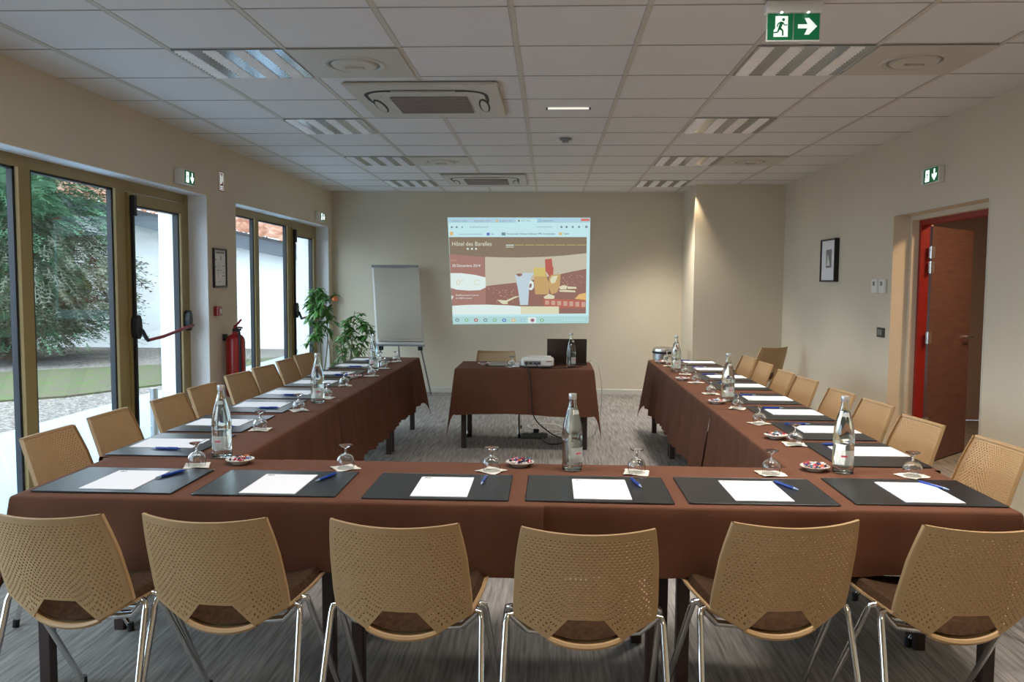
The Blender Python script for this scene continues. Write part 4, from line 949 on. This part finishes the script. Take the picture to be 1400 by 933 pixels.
tag(obj('orange_wall_dome', MB().lathe([(0.045, -0.02), (0.05, 0.0), (0.04, 0.03), (0.015, 0.05), (0, 0.052)], 18), 'sweet_orange', loc=(XL + 0.05, 10.88, 1.24), smooth=True), 'small orange dome in the far left corner behind the plants', 'alarm beacon')

# right wall fittings
pf = thing('framed_picture', 'black-framed picture with a white mount on the right wall', 'picture', (XR, 8.17, 1.505))
b = MB(); w_, h_ = 0.43, 0.425
for q in ((0, w_, 0, 0.016), (0, w_, h_ - 0.016, h_), (0, 0.016, 0.016, h_ - 0.016), (w_ - 0.016, w_, 0.016, h_ - 0.016)): b.box(-0.045, 0, *q)
obj('frame', b, 'black', pf); obj('mount', MB().box(-0.032, 0, 0.016, w_ - 0.016, 0.016, h_ - 0.016), 'paper', pf)
ph_ = obj('photo_print', MB().box(-0.0335, -0.032, 0.12, 0.28, 0.14, 0.32), 'grey', pf); obj('photo_detail', MB().prism([(0.16, 0.16), (0.26, 0.16), (0.23, 0.28), (0.19, 0.22)], 'x', -0.0345, -0.0335), 'plate', ph_)
for i, (y, l) in enumerate(((7.16, 'white wall thermostat, the one further from the door'), (7.00, 'white wall thermostat, the one nearer the door'))):
    t = thing('wall_thermostat', l, 'thermostat', (XR, y, 1.405), 0, 'thermostats on the right wall')
    obj('housing', MB().bbox(-0.028, 0, 0, 0.115, 0, 0.118, 0.006), 'white', t); obj('display', MB().box(-0.0292, -0.028, 0.035, 0.08, 0.065, 0.10), 'grey', t)
lsw = thing('light_switch', 'black double light switch below the thermostats', 'light switch', (XR, 7.01, 1.035))
obj('plate', MB().bbox(-0.012, 0, 0, 0.15, 0, 0.082, 0.004), 'black', lsw)
for y in (0.03, 0.078): obj('rocker', MB().bbox(-0.017, -0.012, y, y + 0.042, 0.018, 0.064, 0.003), 'grey', lsw)

# ------------------------------------------------------------------ flip chart, bin, plants
fc = thing('flip_chart', 'white flip chart easel with a blank beige pad against the back wall', 'flip chart', (-1.98, 10.50, 0))
tilt = 0.22
def fcp(x, z, d=0.0): return (x - 0.055 * 0, 0.02 + tilt * (z - 0.68) + d, z)
def slab(x0, x1, z0, z1, d0, d1, sk=0.10):
    v = [fcp(x0 - sk * (z0 - 1.2), z0, d0), fcp(x1 - sk * (z0 - 1.2), z0, d0), fcp(x1 - sk * (z1 - 1.2), z1, d0), fcp(x0 - sk * (z1 - 1.2), z1, d0),
         fcp(x0 - sk * (z0 - 1.2), z0, d1), fcp(x1 - sk * (z0 - 1.2), z0, d1), fcp(x1 - sk * (z1 - 1.2), z1, d1), fcp(x0 - sk * (z1 - 1.2), z1, d1)]
    return MB().add(v, [(0, 1, 2, 3), (7, 6, 5, 4), (0, 4, 5, 1), (1, 5, 6, 2), (2, 6, 7, 3), (3, 7, 4, 0)])
obj('board', slab(-0.31, 0.31, 0.66, 1.70, 0.004, 0.022), 'white', fc)
obj('paper_pad', slab(-0.285, 0.30, 0.74, 1.66, -0.006, 0.003), 'flip', fc)
obj('paper_roll', MB().tube([fcp(-0.23, 0.72, -0.008), fcp(0.35, 0.72, -0.008)], 0.012, 10), 'flip', fc, True)
obj('clamp_bar', slab(-0.31, 0.31, 1.665, 1.70, -0.012, 0.003), 'alu', fc)
obj('pen_tray', MB().box(-0.25, 0.38, -0.05, 0.01, 0.655, 0.667).box(-0.25, 0.38, -0.052, -0.046, 0.655, 0.68), 'alu', fc)
for x in (-0.19, 0.32): obj('leg_clamp', MB().bbox(x - 0.03, x + 0.03, -0.012, 0.014, 0.60, 0.654, 0.004), 'gasket', fc)
for a, c in (((-0.19, 0.0, 0.66), (-0.30, 0.20, 0.0)), ((0.32, 0.0, 0.66), (0.43, 0.20, 0.0)), ((0.0, 0.10, 1.0), (0.0, 0.42, 0.0))): obj('leg', MB().tube([a, c], 0.011, 8), 'alu', fc, True)

bn = thing('steel_pedal_bin', 'round polished steel bin behind the far end of the right table arm', 'bin', (1.40, 10.20, 0))
obj('body', MB().lathe([(0.125, 0.0), (0.128, 0.02), (0.128, 0.62)], 32), 'metal', bn, True)
obj('rim', MB().lathe([(0.1285, 0.62), (0.134, 0.625), (0.134, 0.645), (0.128, 0.65)], 32), 'gasket', bn, True)
obj('lid', MB().lathe([(0.131, 0.65), (0.128, 0.68), (0.10, 0.70), (0.0, 0.708)], 32), 'metal', bn, True)

def leaf(mb, p, d, s, L, W, bend, mi=0):
    d = d.normalized(); n = d.cross(s).normalized()
    pts = []
    for t, k in ((0, 0.05), (0.25, 0.8), (0.5, 1.0), (0.78, 0.65), (1.0, 0.03)):
        c = p + d * L * t - Vector((0, 0, 1)) * bend * L * t * t; pts.append((c - s * W * k + n * W * .25 * k, c, c + s * W * k + n * W * .25 * k))
    v = [q for r in pts for q in r]; f = []
    for i in range(4):
        f += [(i * 3, i * 3 + 1, i * 3 + 4, i * 3 + 3), (i * 3 + 1, i * 3 + 2, i * 3 + 5, i * 3 + 4)]
    mb.add(v, f, mi)
def plant(name, label, loc, stems, nleaf, LL, WW, m, potr, seed, cl=7):
    rnd = random.Random(seed); t = thing(name, label, 'plant', loc)
    obj('pot', MB().lathe([(potr * .75, 0), (potr * .8, 0.01), (potr, 0.30), (potr * 1.04, 0.30), (potr * 1.04, 0.325), (potr * .95, 0.325), (potr * .92, 0.29), (0, 0.285)], 24), 'pot', t, True)
    obj('soil', MB().lathe([(potr * .92, 0.291), (0, 0.297)], 24), 'soil', t)
    sb = MB(); fb = MB()
    for k, (pts, spread, n0) in enumerate(stems):
        P = smooth_path([(0, 0, 0.29)] + pts, 6); sb.tube(P, [0.009 - 0.006 * i / len(P) for i in range(len(P))], 6)
        for _ in range(n0):
            q = rnd.uniform(0.42, 1.0) if n0 > 6 else rnd.random(); p = P[int(q * (len(P) - 1))]; a = rnd.uniform(0, 2 * PI)
            dd = Vector((math.cos(a), math.sin(a), rnd.uniform(-0.3, 0.6))).normalized(); e = p + dd * spread * rnd.uniform(.25, 1)
            sb.tube([p, e], 0.002, 4)
            for j in range(cl):
                b_ = 2 * PI * j / cl + rnd.uniform(-.3, .3); ld = Vector((math.cos(b_), math.sin(b_), rnd.uniform(-.5, .5))) + dd * .5
                s = ld.cross(Vector((0, 0, 1))).normalized(); leaf(fb, e, ld, s, LL * rnd.uniform(.7, 1.2), WW * rnd.uniform(.8, 1.2), rnd.uniform(0.3, 0.9))
    obj('stems', sb, 'stem', t, True); obj('leaves', fb, m, t, fix=False)
    return t
plant('potted_umbrella_plant', 'tall leafy green potted plant by the far glazed door', (-2.60, 9.30, 0),
      [([(-0.02, 0, 0.8), (-0.06, 0.02, 1.2), (-0.08, 0, 1.42)], 0.12, 20), ([(0.05, 0.05, 0.8), (0.03, 0.06, 1.15), (0.05, 0.02, 1.34)], 0.13, 20), ([(-0.08, -0.05, 0.7), (-0.04, -0.06, 1.05), (-0.02, 0, 1.22)], 0.11, 14), ([(0.1, 0.0, 0.5), (0.06, 0.0, 0.85), (-0.02, 0.0, 1.05)], 0.07, 4)], 60, 0.10, 0.019, 'leaf', 0.16, 3)
plant('potted_ficus', 'bushy dark green potted plant in the far left corner, right of the tall one', (-2.42, 9.95, 0),
      [([(0.0, 0, 0.6), (0.02, 0, 0.9), (0.04, 0, 1.12)], 0.14, 18), ([(0.1, 0, 0.6), (0.18, 0, 0.85), (0.20, 0, 0.98)], 0.10, 10), ([(-0.08, 0, 0.55), (-0.10, 0, 0.8), (-0.04, 0, 1.0)], 0.12, 10), ([(0.05, -0.1, 0.5), (0.0, -0.12, 0.7), (-0.05, -0.1, 0.82)], 0.12, 10)], 60, 0.095, 0.020, 'leaf', 0.17, 8, 6)
plant('potted_bamboo_plant', 'pale green feathery plant low between the two taller plants', (-2.30, 9.35, 0),
      [([(0.0, 0, 0.5), (0.03, 0, 0.75), (0.0, 0, 0.90)], 0.10, 9), ([(-0.06, 0, 0.5), (-0.09, 0, 0.7), (-0.12, 0, 0.84)], 0.09, 8), ([(0.05, 0, 0.45), (0.10, 0, 0.62), (0.16, 0, 0.72)], 0.09, 8)], 40, 0.10, 0.009, 'leaf2', 0.13, 12, 6)

# ------------------------------------------------------------------ projected picture on the back wall
pic = thing('projected_picture', 'projected web browser page lit on the back wall', 'projected image', (0, YB, 0))
def PX(a, b_): return -1.48724397 + 1.66520763e-03 * a + 1.2335e-05 * b_
def PZ(a, b_): return 2.40523404 + 9.53e-06 * a - 1.65823973e-03 * b_
layer = [0]
class Scr:
    def __init__(s): s.d = {}
    def get(s, m): return s.d.setdefault(m, MB())
def wallc(r, g, b_, k=1.0):
    return srgb(r, g, b_)
SC = dict(cyan=(186, 220, 224), paleblue=(166, 198, 212), tabblue=(150, 188, 210), brown=(130, 116, 98), mauve=(158, 120, 110), darkred=(142, 106, 96), white=(212, 226, 222), pale=(186, 180, 160), cream=(208, 206, 176), text=(120, 138, 144), logo=(206, 206, 190),
          amber=(188, 156, 108), yellow=(198, 180, 112), red=(176, 96, 86), cup=(184, 200, 208), orange=(214, 174, 112), brick=(172, 104, 90), pinkish=(192, 154, 138), green=(134, 176, 124), blue=(96, 114, 186), task=(168, 204, 204), close=(200, 120, 104), link=(180, 168, 104), menu=(170, 158, 140))
for k, c in SC.items(): M['scr_' + k] = emis('projected_' + k, srgb(*c), 1.0)
def sp_(part, pts, m, parent=None):
    layer[0] += 1; y = -0.002 - 0.00012 * layer[0]
    if not isinstance(part, bpy.types.Object):
        b = MB(); b.add([(PX(a, c), y, PZ(a, c)) for a, c in pts], [tuple(range(len(pts)))]); return obj(part, b, 'scr_' + m, parent or pic, fix=False)
def rect(part, a0, b0, a1, b1, m, parent=None): return sp_(part, [(a0, b0), (a1, b0), (a1, b1), (a0, b1)], m, parent)
def multi(part, polys, m, parent=None):
    layer[0] += 1; y = -0.002 - 0.00012 * layer[0]; b = MB()
    for pts in polys: b.add([(PX(a, c), y, PZ(a, c)) for a, c in pts], [tuple(range(len(pts)))])
    return obj(part, b, 'scr_' + m, parent or pic, fix=False)
def R4(a0, b0, a1, b1): return [(a0, b0), (a1, b0), (a1, b1), (a0, b1)]
def stext(part, txt, a, c, h, m, width=None, parent=None, bold=0.0):
    v, f = text_mesh(txt, 1.0, 1.0, bold); mx = max(p[0] for p in v); sx = (width / mx) if width else h
    layer[0] += 1; y = -0.002 - 0.00012 * layer[0]
    b = MB(); b.add([(PX(a + p[0] * sx, c - p[1] * h), y, PZ(a + p[0] * sx, c - p[1] * h)) for p in v], f); return obj(part, b, 'scr_' + m, parent or pic, fix=False)
# backing sheet of light
sp_('browser_frame', [(72, 42), (1205, 47), (1197, 885), (110, 897)], 'cyan')
tb = sp_('tab_bar', [(74, 44), (1204, 49), (1204, 86), (76, 84)], 'paleblue')
multi('tab', [R4(620, 56, 785, 90)], 'cyan', tb); multi('tab_highlight', [R4(790, 56, 822, 84)], 'tabblue', tb)
multi('close_buttons', [R4(1132, 54, 1200, 74)], 'close', tb)
for txt, a, wd in (('Problèmes - Créer...', 105, 130), ('Réservation 2014', 282, 130), ('google.fr - Go...', 485, 110), ('HOT HO...', 655, 85), ('Agentteen...', 828, 95)): stext('tab_title', txt, a, 76, 20, 'text', wd, tb)
multi('tab_icons', [R4(632, 62, 648, 78)], 'text', tb); multi('tab_icons', [R4(458, 62, 474, 78)], 'orange', tb)
nb = sp_('address_bar', [(78, 96), (1200, 98), (1200, 142), (80, 140)], 'cyan')
stext('address', 'hotel-des-barelles.fr', 248, 124, 19, 'text', 150, nb); stext('search', 'www.hotel-des-b...', 782, 124, 19, 'text', 130, nb)
multi('navigation_icons', [R4(98, 112, 114, 126), R4(136, 112, 152, 126), R4(184, 113, 194, 125), R4(970, 112, 986, 128), R4(1010, 112, 1026, 128), R4(1060, 112, 1074, 128), R4(1110, 112, 1124, 128), R4(1166, 110, 1184, 128)], 'text', nb)
bb = sp_('bookmarks_bar', [(80, 150), (1200, 152), (1200, 196), (82, 196)], 'cyan')
stext('bookmark', 'www.hotel-des-barelles', 160, 180, 18, 'text', 190, bb); stext('bookmark', 'Go', 420, 180, 20, 'text', 22, bb, 0.02)
stext('bookmark', 'Private-Auth Webcam Software 99% de réduction', 542, 180, 20, 'text', 385, bb, 0.02); stext('bookmark', 'Twitter', 995, 180, 20, 'text', 42, bb, 0.02)
multi('bookmark_icons', [R4(384, 164, 408, 186)], 'blue', bb); multi('bookmark_icons', [R4(502, 162, 534, 186)], 'text', bb); multi('bookmark_icons', [R4(90, 156, 116, 184), R4(958, 164, 984, 184)], 'orange', bb)
pg = sp_('web_page', [(82, 198), (1178, 200), (1174, 808), (106, 816)], 'brown')
stext('page_title', 'Hôtel des Barelles', 104, 268, 48, 'logo', 320, pg, 0.003)
def star(cx, cy, r): return [(cx + (r if k % 2 == 0 else r * .45) * math.sin(k * PI / 5), cy - (r if k % 2 == 0 else r * .45) * math.cos(k * PI / 5)) for k in range(10)]
multi('stars', [star(232, 292, 12), star(266, 292, 12), star(299, 292, 12)], 'white', pg)
multi('menu_bar', [R4(536, 260, 600, 266), R4(536, 276, 600, 280)], 'white', pg); multi('menu_links', [R4(606 + i * 82, 260, 680 + i * 82, 265) for i in range(7)], 'link', pg)
ph = sp_('breakfast_photo', [(370, 356), (500, 360), (640, 362), (850, 356), (1000, 346), (1177, 328), (1173, 745), (374, 745)], 'pale', pg)
sp_('photo_background', [(374, 590), (500, 574), (640, 560), (800, 530), (960, 496), (1080, 470), (1176, 452), (1173, 745), (374, 745)], 'darkred', ph)
rd = random.Random(2); multi('photo_dots', [R4(x, y, x + 7, y + 5) for x, y in [(rd.uniform(385, 600), rd.uniform(600, 720)) for _ in range(38)] + [(rd.uniform(985, 1165), rd.uniform(495, 580)) for _ in range(20)]], 'pinkish', ph)
sp_('photo_spoon', [(468, 700), (540, 704), (610, 672), (650, 668), (600, 690), (548, 716), (552, 734), (510, 734)], 'cream', ph)
sp_('photo_juice_jar', [(758, 442), (845, 442), (862, 520), (880, 560), (880, 655), (770, 655), (762, 560)], 'amber', ph); sp_('photo_juice_top', [(758, 442), (850, 442), (852, 512), (762, 512)], 'yellow', ph)
sp_('photo_fruit', [(848, 376), (902, 370), (908, 430), (916, 440), (912, 520), (890, 526), (868, 486), (852, 470)], 'red', ph)
sp_('photo_glass', [(882, 524), (900, 498), (972, 494), (966, 590), (944, 640), (900, 655), (880, 600)], 'amber', ph); sp_('photo_glass_shine', [(888, 540), (906, 510), (950, 506), (930, 560), (900, 570)], 'cream', ph)
sp_('photo_cup', [(608, 496), (690, 482), (764, 486), (736, 520), (722, 600), (714, 740), (650, 742), (634, 620)], 'cup', ph)
multi('photo_cup_handle', [[(722, 560), (736, 540), (758, 560), (760, 600), (742, 622), (722, 618), (722, 602), (738, 602), (744, 584), (740, 566), (724, 574)]], 'white', ph)
sp_('photo_cup_coffee', [(614, 496), (640, 488), (668, 490), (664, 506), (640, 514)], 'darkred', ph)
multi('photo_macaroons', [[(960, 596), (990, 582), (1026, 586), (1020, 614), (970, 616)], [(1026, 592), (1096, 596), (1100, 610), (1030, 612)], [(960, 622), (1010, 620), (1090, 626), (1090, 638), (965, 634)], [(836, 676), (880, 652), (926, 668), (920, 690), (850, 694)]], 'cream', ph)
sp_('photo_pastry', [(1085, 690), (1120, 654), (1174, 642), (1174, 700)], 'orange', ph)
sp_('photo_table_runner', [(834, 690), (1174, 700), (1172, 784), (1020, 770), (840, 748)], 'brick', ph); multi('photo_runner_squares', [R4(850 + i * 48, 704 + i * 2, 882 + i * 48, 738 + i * 3) for i in range(7)], 'pinkish', ph)
lc = sp_('side_panel', [(86, 332), (220, 346), (366, 356), (374, 590), (374, 745), (106, 745)], 'mauve', pg)
stext('side_heading', 'Météo', 96, 390, 20, 'pinkish', 52, lc); stext('date', '30 Décembre 2014', 106, 436, 30, 'white', 226, lc, 0.004)
ov = sp_('weather_badge', [(92, 486), (180, 486), (290, 500), (374, 520), (376, 600), (330, 622), (240, 626), (140, 618), (94, 604)], 'white', lc)
stext('temperature', '0°   C', 136, 582, 62, 'cream', 190, ov)
stext('side_caption', 'Établissement ouvert', 134, 668, 17, 'white', 186, lc); stext('side_caption', 'en 2009 ouvert', 134, 692, 17, 'white', 130, lc); stext('side_initial', 'F', 98, 694, 36, 'white', None, lc, 0.04)
sp_('page_foot_curve', [(106, 748), (240, 740), (380, 738), (560, 744), (655, 752), (655, 814), (106, 816)], 'white', pg)
rect('page_foot_panel', 655, 752, 960, 812, 'cream', pg); rect('page_foot_block', 960, 764, 1172, 808, 'darkred', pg)
tk = sp_('task_bar', [(108, 834), (1198, 830), (1197, 885), (110, 896)], 'task')
for i, m in enumerate(['text', 'green', 'red', 'text', 'green', 'blue', 'orange', 'tabblue', 'brick', 'green']):
    cx = 145 + i * 75.5
    if i == 8: rect('active_program', 712, 838, 778, 884, 'white', tk)
    sp_('program_icon', [(cx + 17 * math.cos(k * PI / 4 + .39), 863 + 15 * math.sin(k * PI / 4 + .39)) for k in range(8)], m, tk)
    sp_('program_icon_centre', [(cx + 8 * math.cos(k * PI / 3), 863 + 7 * math.sin(k * PI / 3)) for k in range(6)], 'cyan' if i != 8 else 'blue', tk)
for i in range(9): rect('tray_mark', 980 + i * 22, 856, 988 + i * 22, 866, 'cyan', tk)
